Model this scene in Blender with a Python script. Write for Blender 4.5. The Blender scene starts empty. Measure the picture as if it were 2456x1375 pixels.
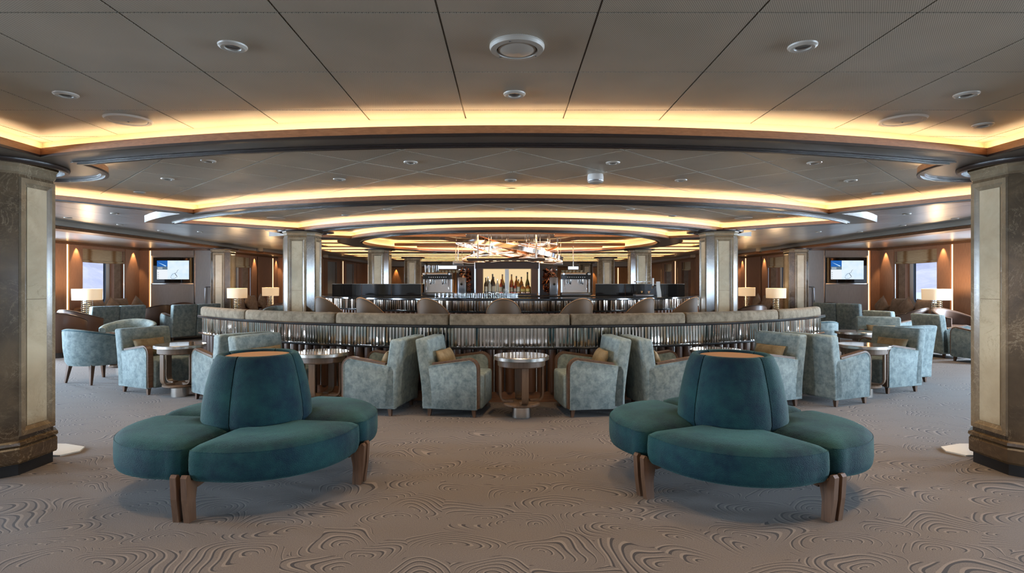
import bpy, bmesh, math, random
from mathutils import Vector, Matrix
R = math.radians
SC = bpy.context.scene
COL = SC.collection
random.seed(7)

# ------------------------------------------------------------------ camera
F, VX, HZ, H = 1365.0, 1219.0, 680.0, 1.40      # focal length and vanishing point in photo pixels, eye height
CX = -0.038                                      # the camera stands a little left of the room's axis
cd = bpy.data.cameras.new('camera'); cam = bpy.data.objects.new('camera', cd); COL.objects.link(cam)
cam.location = (CX, 0, H); cam.rotation_euler = (R(90), 0, 0)
cd.sensor_width = 36.0; cd.lens = F / 2456 * 36.0
cd.shift_x = (1228 - VX) / 2456; cd.shift_y = -(687.5 - HZ) / 2456
cd.clip_start = 0.05; cd.clip_end = 3000
SC.camera = cam
def at(px, d):                 # lateral position of a photo column at depth d
    return (px - VX) / F * d + CX
def on(px, py, z):             # photo pixel -> point on the horizontal plane z
    d = (H - z) * F / (py - HZ)
    return (at(px, d), d, z)

# ------------------------------------------------------------------ world, exposure
w = bpy.data.worlds.new('sky'); SC.world = w; w.use_nodes = True
nt = w.node_tree; nt.nodes.clear()
o_ = nt.nodes.new('ShaderNodeOutputWorld'); b_ = nt.nodes.new('ShaderNodeBackground')
b_.inputs[0].default_value = (0.66, 0.80, 1.0, 1); b_.inputs[1].default_value = .85
nt.links.new(b_.outputs[0], o_.inputs[0])
SC.view_settings.view_transform = 'Standard'; SC.view_settings.look = 'None'
SC.view_settings.exposure = 1.36; SC.view_settings.gamma = 1.0
SC.view_settings.use_curve_mapping = False
SC.cycles.max_bounces = 6; SC.cycles.diffuse_bounces = 3; SC.cycles.glossy_bounces = 3; SC.cycles.transmission_bounces = 2
SC.cycles.caustics_reflective = False; SC.cycles.caustics_refractive = False

# ------------------------------------------------------------------ daylight at the tall side windows (out of view beside the camera and abeam)
P_DAY, P_SPOT, E_LED = 300.0, 36.0, 12.0
WALL1, WALL2, WALL3 = 10.72, 8.95, 7.2
WIN1 = [(-3.0, -1.4), (.45, 2.05), (3.9, 5.5), (7.35, 8.95), (10.8, 12.4), (14.26, 15.85)]
def area(name, loc, rot, sx, sy, power, color):
    l = bpy.data.lights.new(name, 'AREA'); l.shape = 'RECTANGLE'; l.size = sx; l.size_y = sy
    l.energy = power; l.color = color
    o = bpy.data.objects.new(name, l); COL.objects.link(o); o.location = loc; o.rotation_euler = rot
    return o
for s in (-1, 1):
    for (a, b) in WIN1[:5]:
        area('window_daylight', (s * (WALL1 + .52), (a + b) / 2, 1.45), (0, R(90) * s, 0), 1.3, b - a - .1, P_DAY, (.62, .80, 1.0))

# ------------------------------------------------------------------ object helpers
def link(o, parent=None):
    COL.objects.link(o)
    if parent is not None: o.parent = parent
    return o
def tag(o, label=None, cat=None, group=None, kind=None):
    if label: o['label'] = label
    if cat: o['category'] = cat
    if group: o['group'] = group
    if kind: o['kind'] = kind
    return o
def empty(name, loc=(0, 0, 0), rz=0, label=None, cat=None, group=None, kind=None):
    o = bpy.data.objects.new(name, None); o.empty_display_size = .1
    COL.objects.link(o); o.location = loc; o.rotation_euler = (0, 0, rz)
    return tag(o, label, cat, group, kind)
def copy_tree(o, parent=None, loc=None, rz=None, label=None, group=None, scale=None):
    c = o.copy(); COL.objects.link(c)
    if parent is not None: c.parent = parent
    if loc is not None: c.location = loc
    if rz is not None: c.rotation_euler = (0, 0, rz)
    if scale is not None: c.scale = scale
    if label: c['label'] = label
    if group: c['group'] = group
    for ch in KIDS.get(o.name, []):
        KIDS.setdefault(c.name, []).append(copy_tree(ch, c))
    return c
KIDS = {}

class MB:
    """collects shapes; build() makes ONE mesh object"""
    def __init__(s): s.v = []; s.f = []
    def add(s, v, f, M=None):
        n = len(s.v)
        s.v += [tuple(M @ Vector(p)) for p in v] if M is not None else [tuple(p) for p in v]
        s.f += [tuple(i + n for i in q) for q in f]
        return s
    def box(s, x0, x1, y0, y1, z0, z1, M=None):
        v = [(x, y, z) for z in (z0, z1) for y in (y0, y1) for x in (x0, x1)]
        return s.add(v, [(0, 2, 3, 1), (4, 5, 7, 6), (0, 1, 5, 4), (1, 3, 7, 5), (3, 2, 6, 7), (2, 0, 4, 6)], M)
    def rbox(s, x0, x1, y0, y1, z0, z1, r=.02, seg=2, M=None, fn=None):
        bm = bmesh.new(); bmesh.ops.create_cube(bm, size=1)
        for q in bm.verts:
            q.co = Vector((x0 + (q.co.x + .5) * (x1 - x0), y0 + (q.co.y + .5) * (y1 - y0), z0 + (q.co.z + .5) * (z1 - z0)))
        bmesh.ops.bevel(bm, geom=list(bm.edges), offset=r, segments=seg, profile=.5, affect='EDGES')
        v = [tuple(q.co) for q in bm.verts]
        for i, q in enumerate(bm.verts): q.index = i
        f = [tuple(q.index for q in p.verts) for p in bm.faces]; bm.free()
        if fn: v = [fn(p) for p in v]
        return s.add(v, f, M)
    def loft(s, rings, close=True, cap0=True, cap1=True, M=None):
        n = len(rings[0]); v = [p for r in rings for p in r]; f = []
        for i in range(len(rings) - 1):
            for j in range(n if close else n - 1):
                k = (j + 1) % n
                f.append((i * n + j, i * n + k, (i + 1) * n + k, (i + 1) * n + j))
        if cap0: f.append(tuple(range(n))[::-1])
        if cap1: f.append(tuple((len(rings) - 1) * n + j for j in range(n)))
        return s.add(v, f, M)
    def lathe(s, prof, n=24, c=(0, 0, 0), M=None, a0=0, a1=2 * math.pi, cap=False):
        full = abs(a1 - a0 - 2 * math.pi) < 1e-6
        m = n if full else n + 1
        rings = [[(c[0] + r * math.cos(a0 + (a1 - a0) * j / n), c[1] + r * math.sin(a0 + (a1 - a0) * j / n), c[2] + z) for j in range(m)] for r, z in prof]
        return s.loft(rings, full, cap and full, cap and full, M)
    def cyl(s, r, z0, z1, n=16, c=(0, 0), M=None, r1=None):
        return s.lathe([(r, z0), (r if r1 is None else r1, z1)], n, (c[0], c[1], 0), M, cap=True)
    def tube(s, pts, r, n=8, close=False, M=None):
        rings = []; N = len(pts); P = [Vector(p) for p in pts]; up = Vector((0, 0, 1))
        for i in range(N):
            a = P[(i - 1) % N] if (close or i > 0) else P[i]
            b = P[(i + 1) % N] if (close or i < N - 1) else P[i]
            t = (b - a).normalized(); q = t.cross(up)
            if q.length < 1e-3: q = t.cross(Vector((0, 1, 0)))
            q.normalize(); u = q.cross(t)
            rings.append([tuple(P[i] + q * r * math.cos(2 * math.pi * j / n) + u * r * math.sin(2 * math.pi * j / n)) for j in range(n)])
        if close: rings.append(rings[0])
        return s.loft(rings, True, not close, not close, M)
    def prism(s, poly, z0, z1, M=None):
        return s.loft([[(x, y, z0) for x, y in poly], [(x, y, z1) for x, y in poly]], M=M)
    def mesh(s, name, mat=None, smooth=30):
        me = bpy.data.meshes.new(name); me.from_pydata(s.v, [], s.f)
        if mat is not None: me.materials.append(mat)
        if smooth:
            me.polygons.foreach_set('use_smooth', [True] * len(me.polygons)); me.set_sharp_from_angle(angle=R(smooth))
        me.update(); return me
    def build(s, name, mat=None, parent=None, smooth=30, loc=None, rz=None):
        return put(name, s.mesh(name, mat, smooth), parent, loc, rz)
def put(name, me, parent=None, loc=None, rz=None):
    o = bpy.data.objects.new(name, me); link(o, parent)
    if loc is not None: o.location = loc
    if rz is not None: o.rotation_euler = (0, 0, rz)
    if parent is not None: KIDS.setdefault(parent.name, []).append(o)
    return o
def fix_normals(me):
    bm = bmesh.new(); bm.from_mesh(me); bmesh.ops.recalc_face_normals(bm, faces=bm.faces); bm.to_mesh(me); bm.free(); return me

# ------------------------------------------------------------------ materials
MATS = {}
class NT:
    def __init__(s, name):
        s.m = bpy.data.materials.new(name); s.m.use_nodes = True; s.t = s.m.node_tree; s.t.nodes.clear()
        s.out = s.n('ShaderNodeOutputMaterial'); MATS[name] = s.m
    def n(s, typ, **kw):
        q = s.t.nodes.new(typ)
        for k, v in kw.items(): setattr(q, k, v)
        return q
    def set(s, q, **kw):
        for k, v in kw.items():
            k = k.replace('_', ' ')
            if isinstance(v, bpy.types.NodeSocket): s.t.links.new(v, q.inputs[k])
            else: q.inputs[k].default_value = (v + (1,)) if isinstance(v, tuple) and len(v) == 3 and q.inputs[k].type == 'RGBA' else v
        return q
    def L(s, a, b): s.t.links.new(a, b)
    def coord(s, scale=(1, 1, 1), kind='Object', rot=(0, 0, 0)):
        c = s.n('ShaderNodeTexCoord'); m = s.n('ShaderNodeMapping')
        m.inputs['Scale'].default_value = scale; m.inputs['Rotation'].default_value = rot
        s.L(c.outputs[kind], m.inputs[0]); return m.outputs[0]
    def noise(s, vec, scale, detail=3, rough=.5, dist=0):
        q = s.n('ShaderNodeTexNoise'); s.L(vec, q.inputs['Vector'])
        q.inputs['Scale'].default_value = scale; q.inputs['Detail'].default_value = detail
        q.inputs['Roughness'].default_value = rough; q.inputs['Distortion'].default_value = dist
        return q.outputs['Fac']
    def math(s, op, a, b=None, c=None):
        q = s.n('ShaderNodeMath', operation=op)
        for i, x in enumerate((a, b, c)):
            if x is None: continue
            if isinstance(x, (int, float)): q.inputs[i].default_value = x
            else: s.L(x, q.inputs[i])
        return q.outputs[0]
    def ramp(s, fac, stops, interp='LINEAR'):
        q = s.n('ShaderNodeValToRGB'); q.color_ramp.interpolation = interp; s.L(fac, q.inputs[0])
        e = q.color_ramp.elements
        while len(e) < len(stops): e.new(.5)
        for i, (p, c) in enumerate(stops):
            e[i].position = p; e[i].color = tuple(c) + (1,) if len(c) == 3 else c
        return q.outputs[0]
    def mix(s, fac, a, b, mode='MIX'):
        q = s.n('ShaderNodeMix', data_type='RGBA', blend_type=mode)
        for i, x in ((0, fac), (6, a), (7, b)):
            if isinstance(x, bpy.types.NodeSocket): s.L(x, q.inputs[i])
            else: q.inputs[i].default_value = x if isinstance(x, (int, float)) else tuple(x) + (1,)
        return q.outputs[2]
    def bump(s, h, strength=.3, dist=.01):
        q = s.n('ShaderNodeBump'); q.inputs['Strength'].default_value = strength; q.inputs['Distance'].default_value = dist
        s.L(h, q.inputs['Height']); return q.outputs[0]
    def pbr(s, color, rough=.5, metal=0, normal=None, **kw):
        p = s.n('ShaderNodeBsdfPrincipled')
        s.set(p, Base_Color=color, Roughness=rough, Metallic=metal)
        if normal is not None: s.L(normal, p.inputs['Normal'])
        for k, v in kw.items(): s.set(p, **{k: v})
        s.L(p.outputs[0], s.out.inputs[0]); return p
def simple(name, color, rough=.5, metal=0, **kw):
    q = NT(name); q.pbr(color, rough, metal, **kw); return q.m
def emit(name, color, strength):
    q = NT(name); e = q.n('ShaderNodeEmission'); q.set(e, Color=color, Strength=strength); q.L(e.outputs[0], q.out.inputs[0]); return q.m

def wood(name, c0, c1, rough=.35, axis=(1, 14, 14), scale=3.0):
    q = NT(name); v = q.coord(axis)
    n = q.noise(v, scale, 5, .6, .6)
    col = q.ramp(n, [(.3, c0), (.7, c1)])
    q.pbr(col, rough, 0, q.bump(n, .06, .002)); return q.m
def marble(name, base, dark, vein, rough=.16):
    q = NT(name); v = q.coord()
    g = q.n('ShaderNodeNewGeometry')
    m = q.n('ShaderNodeMapping'); m.inputs['Scale'].default_value = (1, 1, 1); q.L(g.outputs['Position'], m.inputs[0]); v = m.outputs[0]
    cloud = q.noise(v, 3.5, 5, .6, .5)
    wv = q.noise(v, 3.2, 6, .65, 1.8)
    a = q.math('ABSOLUTE', q.math('SUBTRACT', wv, .5))
    veins = q.ramp(a, [(0, (.8, .8, .8)), (.006, (.35, .35, .35)), (.016, (0, 0, 0))])
    w2 = q.noise(v, 9.0, 5, .65, 1.2)
    a2 = q.math('ABSOLUTE', q.math('SUBTRACT', w2, .5))
    veins2 = q.ramp(a2, [(0, (.35, .35, .35)), (.012, (0, 0, 0))])
    gate = q.ramp(q.noise(v, 1.7, 2), [(.42, (0, 0, 0)), (.62, (1, 1, 1))])
    base_c = q.mix(q.ramp(cloud, [(.3, (0, 0, 0)), (.7, (1, 1, 1))]), dark, base)
    c = q.mix(q.math('MULTIPLY', q.math('MULTIPLY', veins, gate), .75), base_c, vein)
    c = q.mix(q.math('MULTIPLY', q.math('MULTIPLY', veins2, gate), .8), c, vein)
    q.pbr(c, rough, 0, None, Specular_IOR_Level=.45); return q.m
def velvet(name, ca, cb, sheen, scale=1.0, weave=260, bstr=.35, rough=.75, sw=.6, mottled=3.0):
    q = NT(name); v = q.coord()
    n1 = q.noise(v, mottled * scale, 4, .6, .3); n2 = q.noise(v, 22 * scale, 3, .6)
    f = q.math('ADD', q.math('MULTIPLY', n1, .75), q.math('MULTIPLY', n2, .25))
    col = q.ramp(f, [(.36, ca), (.64, cb)])
    vo = q.n('ShaderNodeTexVoronoi'); q.L(v, vo.inputs['Vector']); vo.inputs['Scale'].default_value = weave
    h = q.math('SUBTRACT', 1.0, vo.outputs['Distance'])
    q.pbr(col, rough, 0, q.bump(h, bstr, .004), Sheen_Weight=sw, Sheen_Roughness=.35, Sheen_Tint=sheen, Specular_IOR_Level=.15)
    return q.m

M = {}
M['wood'] = wood('walnut', (.115, .047, .020), (.23, .105, .045), .38)
M['wood_lip'] = wood('cherry_lip', (.30, .12, .045), (.44, .19, .075), .40, (6, 6, 30))
M['trim_wood'] = wood('walnut_trim', (.085, .045, .025), (.155, .088, .052), .4)
M['wood_dark'] = simple('dark_moulding', (.028, .017, .013), .3)
M['wood_leg'] = wood('oak_leg', (.075, .036, .019), (.15, .078, .042), .42, (14, 14, 1.2))
M['wood_table'] = wood('bronze_oak', (.12, .072, .042), (.20, .125, .078), .36, (14, 14, 1.2))
M['cream'] = simple('cream_paint', (.74, .58, .36), .75)
M['cream_grey'] = simple('pale_paint', (.55, .48, .40), .55)
M['led'] = emit('warm_led', (1.0, .75, .46), E_LED)
M['marble_dark'] = marble('brown_marble', (.135, .092, .052), (.062, .043, .026), (.48, .38, .25))
M['marble_mid'] = marble('taupe_marble', (.27, .205, .13), (.15, .11, .068), (.50, .41, .28), .18)
M['marble_light'] = marble('cream_marble', (.54, .46, .32), (.42, .345, .23), (.30, .24, .15), .2)
M['white_stone'] = simple('white_stone', (.62, .62, .58), .2)
M['black'] = simple('black_kick', (.012, .011, .011), .4)
M['granite'] = simple('black_granite', (.02, .019, .019), .10)
M['black_glass'] = simple('black_glass', (.012, .010, .009), .05)
M['chrome'] = simple('chrome', (.78, .78, .78), .1, 1)
M['steel'] = simple('brushed_steel', (.62, .58, .53), .26, 1)
M['mirror'] = simple('bronze_mirror', (.60, .55, .49), .09, 1)
M['copper'] = simple('copper', (.62, .27, .12), .2, 1)
M['teal'] = velvet('teal_velvet', (.0012, .010, .026), (.009, .050, .054), (.36, .62, .55), 1.0, 210, .6, .7, .36)
M['aqua'] = velvet('aqua_chenille', (.15, .20, .205), (.325, .385, .38), (.75, .9, .9), 2.2, 420, .4, .7, .25, 7.0)
M['aqua_deep'] = velvet('deep_aqua', (.045, .10, .125), (.10, .19, .22), (.6, .85, .95), 1.6, 420, .3, .7, .3, 5.0)
M['taupe'] = velvet('taupe_chenille', (.165, .118, .072), (.33, .25, .165), (.8, .75, .65), 4.0, 300, .5, .8, .2)
M['gold'] = velvet('gold_weave', (.20, .145, .08), (.33, .26, .16), (.8, .7, .5), 4.0, 300, .4, .6, .25)
M['linen'] = velvet('taupe_linen', (.25, .18, .13), (.38, .28, .21), (.8, .7, .6), 3.0, 300, .3, .7, .2)
M['leather'] = simple('brown_leather', (.10, .05, .03), .38)
M['leather_taupe'] = simple('taupe_leather', (.088, .060, .038), .6, 0, Specular_IOR_Level=.2)
M['leather_tan'] = simple('tan_leather', (.33, .17, .08), .45)
M['leather_rust'] = simple('rust_leather', (.22, .085, .035), .4)
M['tan_top'] = simple('tan_top', (.42, .235, .13), .42)
M['navy'] = simple('navy_leather', (.02, .035, .06), .4)
M['white'] = simple('white_plastic', (.66, .64, .60), .4)
M['grey_metal'] = simple('grey_metal', (.25, .25, .26), .3, .8)
M['shade'] = None
M['trim_grey'] = simple('trim_grey', (.42, .39, .34), .35)
M['joint'] = simple('joint_pale', (.50, .47, .41), .5)
M['plaster'] = simple('reveal_white', (.62, .62, .60), .5)
M['gold_rod'] = simple('brass', (.70, .52, .28), .2, 1)

def mk():
    # carpet: carved swirls - fans of concentric arcs flowing into each other
    q = NT('swirl_carpet'); v = q.coord()
    wn = q.n('ShaderNodeTexNoise'); q.L(v, wn.inputs['Vector']); wn.inputs['Scale'].default_value = 1.7; wn.inputs['Detail'].default_value = 1.0
    off = q.n('ShaderNodeVectorMath', operation='SUBTRACT'); q.L(wn.outputs['Color'], off.inputs[0]); off.inputs[1].default_value = (.5, .5, .5)
    scl = q.n('ShaderNodeVectorMath', operation='SCALE'); q.L(off.outputs[0], scl.inputs[0]); scl.inputs['Scale'].default_value = .55
    wv = q.n('ShaderNodeVectorMath', operation='ADD'); q.L(v, wv.inputs[0]); q.L(scl.outputs[0], wv.inputs[1])
    st = q.n('ShaderNodeVectorMath', operation='MULTIPLY'); q.L(wv.outputs[0], st.inputs[0]); st.inputs[1].default_value = (.80, 1.25, 1)
    vo = q.n('ShaderNodeTexVoronoi', voronoi_dimensions='2D', feature='F1'); q.L(st.outputs[0], vo.inputs['Vector']); vo.inputs['Scale'].default_value = 3.0; vo.inputs['Randomness'].default_value = .85
    rel = q.n('ShaderNodeVectorMath', operation='SUBTRACT'); q.L(st.outputs[0], rel.inputs[0]); q.L(vo.outputs['Position'], rel.inputs[1])
    sp = q.n('ShaderNodeSeparateXYZ'); q.L(rel.outputs[0], sp.inputs[0])
    sc_ = q.n('ShaderNodeSeparateColor'); q.L(vo.outputs['Color'], sc_.inputs[0])
    ang = q.math('ARCTAN2', sp.outputs[1], sp.outputs[0])
    # offset spiral: the arcs drift outwards as they turn, so the fan ends like a comma
    turn = q.math('MULTIPLY', ang, q.math('SUBTRACT', q.math('ROUND', sc_.outputs[0]), .5))
    f = q.math('ADD', q.math('MULTIPLY', vo.outputs['Distance'], 8.6), q.math('MULTIPLY', turn, .318))
    fr = q.math('FRACT', q.math('ADD', f, 10.0))
    lob = q.math('COSINE', q.math('SUBTRACT', ang, q.math('ADD', 1.0, q.math('MULTIPLY', sc_.outputs[1], 1.6))))
    wd = q.math('MULTIPLY', q.math('ADD', q.math('MULTIPLY', lob, .85), q.math('MULTIPLY', q.noise(v, 6, 2), 1.3)), .27)
    wd = q.math('MINIMUM', q.math('MAXIMUM', q.math('SUBTRACT', wd, .05), 0.0), .24)
    dark = q.math('LESS_THAN', fr, wd)
    lite = q.math('MULTIPLY', q.math('GREATER_THAN', fr, wd), q.math('LESS_THAN', fr, q.math('MULTIPLY', wd, 2.0)))
    pile = q.noise(v, 170, 2, .6)
    base = q.mix(q.ramp(pile, [(.25, (0, 0, 0)), (.75, (1, 1, 1))]), (.092, .073, .060), (.168, .137, .117))
    c = q.mix(q.math('MULTIPLY', lite, .4), base, (.30, .25, .21))
    c = q.mix(q.math('MULTIPLY', dark, .86), c, (.022, .017, .015))
    h = q.math('SUBTRACT', q.math('ADD', q.math('MULTIPLY', pile, .5), lite), q.math('MULTIPLY', dark, 1.6))
    q.pbr(c, .95, 0, q.bump(h, .5, .006), Specular_IOR_Level=.08, Sheen_Weight=.12); M['carpet'] = q.m
    # perforated satin metal ceiling panel
    for nm, rot in (('panel', 0), ('panel_diag', R(45))):
        q = NT('perforated_' + nm); g = q.n('ShaderNodeNewGeometry')
        mp = q.n('ShaderNodeMapping'); mp.inputs['Rotation'].default_value = (0, 0, rot + R(32)); mp.inputs['Scale'].default_value = (900, 900, 900)
        q.L(g.outputs['Position'], mp.inputs[0]); sp = q.n('ShaderNodeSeparateXYZ'); q.L(mp.outputs[0], sp.inputs[0])
        d = q.math('MULTIPLY', q.math('SINE', sp.outputs[0]), q.math('ADD', .6, q.math('MULTIPLY', q.math('SINE', sp.outputs[1]), .4)))
        hole = q.ramp(d, [(.30, (1, 1, 1)), (.65, (.22, .22, .22))])
        soft = q.noise(q.coord((1, 1, 1)), 2.5, 2)
        c = q.mix(1.0, hole, q.ramp(soft, [(.3, (.46, .405, .32)), (.7, (.54, .475, .38))]), 'MULTIPLY')
        q.pbr(c, .45, .22, None); M[nm] = q.m
    q = NT('satin_ceiling'); v = q.coord((1, 1, 1)); n = q.noise(v, 1.5, 2)
    q.pbr(q.ramp(n, [(.3, (.40, .41, .415)), (.7, (.47, .48, .485))]), .28, .55); M['satin'] = q.m
    q = NT('soffit_bronze'); q.pbr((.16, .135, .115), .3, .3); M['soffit'] = q.m
    # wall panels: leather-like brown, with diagonal grain
    for nm, a, b, ro in (('wall_brown', (.29, .15, .088), (.37, .195, .118), .5), ('wall_grey', (.36, .34, .33), (.42, .40, .39), .5), ('wall_far', (.38, .17, .058), (.50, .235, .088), .45)):
        q = NT(nm); n = q.noise(q.coord((8, 8, 1.2), rot=(R(30), R(30), 0)), 6, 4, .6)
        q.pbr(q.ramp(n, [(.3, a), (.7, b)]), ro, 0, q.bump(n, .05, .003)); M[nm] = q.m
    # roman shade: gold with darker ikat bands
    q = NT('gold_blind'); v = q.coord((1, 1, 1))
    sp = q.n('ShaderNodeSeparateXYZ'); q.L(v, sp.inputs[0])
    n = q.noise(q.coord((1, 1.5, 18)), 4, 4, .7)
    band = q.math('ABSOLUTE', q.math('SUBTRACT', q.math('ABSOLUTE', q.math('ADD', sp.outputs[1], q.math('MULTIPLY', q.math('SUBTRACT', n, .5), .15))), .45))
    bf = q.ramp(band, [(.03, (1, 1, 1)), (.12, (0, 0, 0))])
    c = q.mix(q.math('MULTIPLY', bf, .8), q.ramp(n, [(.3, (.42, .29, .15)), (.7, (.55, .40, .23))]), (.22, .085, .012))
    p = q.pbr(c, .7, 0); tr = q.n('ShaderNodeBsdfTranslucent'); q.L(c, tr.inputs[0])
    mx = q.n('ShaderNodeMixShader'); mx.inputs[0].default_value = .35; q.L(p.outputs[0], mx.inputs[1]); q.L(tr.outputs[0], mx.inputs[2]); q.L(mx.outputs[0], q.out.inputs[0])
    M['blind'] = q.m
    q = NT('sheer_blind'); n = q.noise(q.coord((30, 30, 60)), 3, 3); q.pbr(q.ramp(n, [(.3, (.26, .23, .19)), (.7, (.36, .33, .28))]), .8); M['sheer'] = q.m
    # lampshade: lit from inside
    q = NT('lampshade'); p = q.n('ShaderNodeBsdfPrincipled'); q.set(p, Base_Color=(.75, .62, .45), Roughness=.8, Emission_Color=(1.0, .66, .36), Emission_Strength=.20); q.L(p.outputs[0], q.out.inputs[0]); M['shade'] = q.m
    # window glass / clear glass
    q = NT('window_glass'); t = q.n('ShaderNodeBsdfTransparent'); g = q.n('ShaderNodeBsdfGlossy'); g.inputs['Roughness'].default_value = .02
    mx = q.n('ShaderNodeMixShader'); mx.inputs[0].default_value = .06; q.L(t.outputs[0], mx.inputs[1]); q.L(g.outputs[0], mx.inputs[2]); q.L(mx.outputs[0], q.out.inputs[0]); M['pane'] = q.m
    q = NT('clear_glass'); t = q.n('ShaderNodeBsdfTransparent'); t.inputs[0].default_value = (.93, .94, .94, 1); g = q.n('ShaderNodeBsdfGlossy'); g.inputs['Roughness'].default_value = .05
    lw = q.n('ShaderNodeLayerWeight'); lw.inputs[0].default_value = .10; mx = q.n('ShaderNodeMixShader'); q.L(lw.outputs['Facing'], mx.inputs[0]); q.L(t.outputs[0], mx.inputs[1]); q.L(g.outputs[0], mx.inputs[2]); q.L(mx.outputs[0], q.out.inputs[0]); M['glass'] = q.m
    # faceted copper mosaic
    q = NT('copper_mosaic'); v = q.coord((1, 1, 1)); vo = q.n('ShaderNodeTexVoronoi'); q.L(v, vo.inputs['Vector']); vo.inputs['Scale'].default_value = 16
    c = q.mix(vo.outputs['Color'], (.03, .010, .007), (.24, .09, .045)); q.pbr(c, .2, .85, q.bump(vo.outputs['Distance'], 1.0, .05)); M['mosaic'] = q.m
    q = NT('hazy_hill'); n = q.noise(q.coord((1, 1, 1)), .02, 6, .65); q.pbr(q.ramp(n, [(.3, (.40, .39, .50)), (.7, (.62, .55, .52))]), 1.0, Specular_IOR_Level=0.0); M['hill'] = q.m
    q = NT('sea'); n = q.noise(q.coord((1, 3, 1)), .4, 3); q.pbr(q.ramp(n, [(.3, (.50, .52, .60)), (.7, (.62, .64, .70))]), .6); M['sea'] = q.m
mk()
# ================================================================== THE SETTING
ZS, ZT, ZSIDE = 2.30, 2.416, 2.52        # hung soffit, tray ceilings, side ceiling
CY = 13.15                               # centre of the ceiling rings, the bar and the banquette
FAR = 29.5
def pol(r, th, cy=CY): return (r * math.sin(R(th)), cy - r * math.cos(R(th)))
def arc(r, a, b, step=2.0):
    n = max(2, int(abs(b - a) / step)); return [pol(r, a + (b - a) * i / n) for i in range(n + 1)]
def carc(c, r, a, b, n=14):
    return [(c[0] + r * math.cos(R(a + (b - a) * i / n)), c[1] + r * math.sin(R(a + (b - a) * i / n))) for i in range(n + 1)]
def ccw(p):
    A = sum(p[i][0] * p[(i + 1) % len(p)][1] - p[(i + 1) % len(p)][0] * p[i][1] for i in range(len(p)))
    return p if A > 0 else p[::-1]
def clean(p):
    q = []
    for a in p:
        if not q or math.hypot(a[0] - q[-1][0], a[1] - q[-1][1]) > 1e-4: q.append(a)
    if math.hypot(q[0][0] - q[-1][0], q[0][1] - q[-1][1]) < 1e-4: q.pop()
    return q
def offset(p, d):                        # outward for a ccw polygon
    n = len(p); out = []
    for i in range(n):
        a, b, c = Vector(p[i - 1]), Vector(p[i]), Vector(p[(i + 1) % n])
        e, f = (b - a).normalized(), (c - b).normalized()
        n1, n2 = Vector((e.y, -e.x)), Vector((f.y, -f.x))
        m = n1 + n2; k = d / max(.35, (1 + n1.dot(n2)))
        out.append((b.x + m.x * k, b.y + m.y * k))
    return out
def sweep(mb, poly, prof, closed=True):  # prof: (outward offset, z); open profile strip around a closed path
    rings = [[(x, y, z) for x, y in offset(poly, o)] for o, z in prof]
    if closed: rings.append(rings[0])
    return mb.loft(rings, True, False, False)
def clip(poly, ax, ay, b):               # keep ax*x+ay*y<=b
    out = []
    for i in range(len(poly)):
        p, q = poly[i], poly[(i + 1) % len(poly)]
        dp, dq = ax * p[0] + ay * p[1] - b, ax * q[0] + ay * q[1] - b
        if dp <= 0: out.append(p)
        if (dp < 0 < dq) or (dq < 0 < dp):
            t = dp / (dp - dq); out.append((p[0] + t * (q[0] - p[0]), p[1] + t * (q[1] - p[1])))
    return out
def parea(p): return abs(sum(p[i][0] * p[(i + 1) % len(p)][1] - p[(i + 1) % len(p)][0] * p[i][1] for i in range(len(p)))) / 2

# ---- column positions (room axis x = 0)
COLS = [(3.87, 4.31), (3.60, 9.86), (3.42, 15.0), (3.35, 19.8), (3.3, 24.5)]
DISC = {0: .66, 1: .52}
# ---- tray outlines
def half_with_bulge(rad, th_end, k, rd):
    """outer arc of a ring from -th_end to +th_end with a soffit disc round each column biting into it"""
    cx, cy = COLS[k]; pts = []
    for x, y in arc(rad, -th_end, th_end, .8):
        best = None
        for s in (-1, 1):
            dx, dy = x - s * cx, y - cy; d = math.hypot(dx, dy)
            if d < rd: best = s
        if best is None: pts.append((x, y)); pts_in = None
        else:
            pts.append(('b', best))
    out = []; i = 0
    while i < len(pts):
        if pts[i][0] == 'b':
            s = pts[i][1]; j = i
            while j < len(pts) and pts[j][0] == 'b': j += 1
            p0 = out[-1] if out else None; p1 = pts[j] if j < len(pts) else None
            a0 = math.degrees(math.atan2(p0[1] - cy, p0[0] - s * cx)) if p0 else None
            a1 = math.degrees(math.atan2(p1[1] - cy, p1[0] - s * cx)) if p1 else None
            if a0 is not None and a1 is not None:
                # go round the side that faces the ring centre (+y)
                while a0 < -90: a0 += 360
                while a1 < -90: a1 += 360
                out += carc((s * cx, cy), rd, a0, a1, 18)
            i = j
        else: out.append(pts[i]); i += 1
    return out
TRAYS = []
def tray(poly, kind, rot=0, org=(0, 0), z=ZT): TRAYS.append((ccw(clean(poly)), kind, rot, org, z))
tray([(-3.31, -2.6), (3.31, -2.6)] + arc(9.75, 19.84, -19.84), 'panel', 0, (.3, 3.335))
tray(half_with_bulge(9.45, 34.5, 0, DISC[0]) + arc(7.15, 34.5, -34.5), 'panel_diag', 45, (0, 4.335))
tray(arc(6.85, -46, 46) + arc(5.02, 46, -46), 'panel_diag', 45, (0, 4.335))
tray(half_with_bulge(4.72, 60, 1, DISC[1]) + arc(3.65, 60, -60), 'panel_diag', 45, (0, 4.335))
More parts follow.
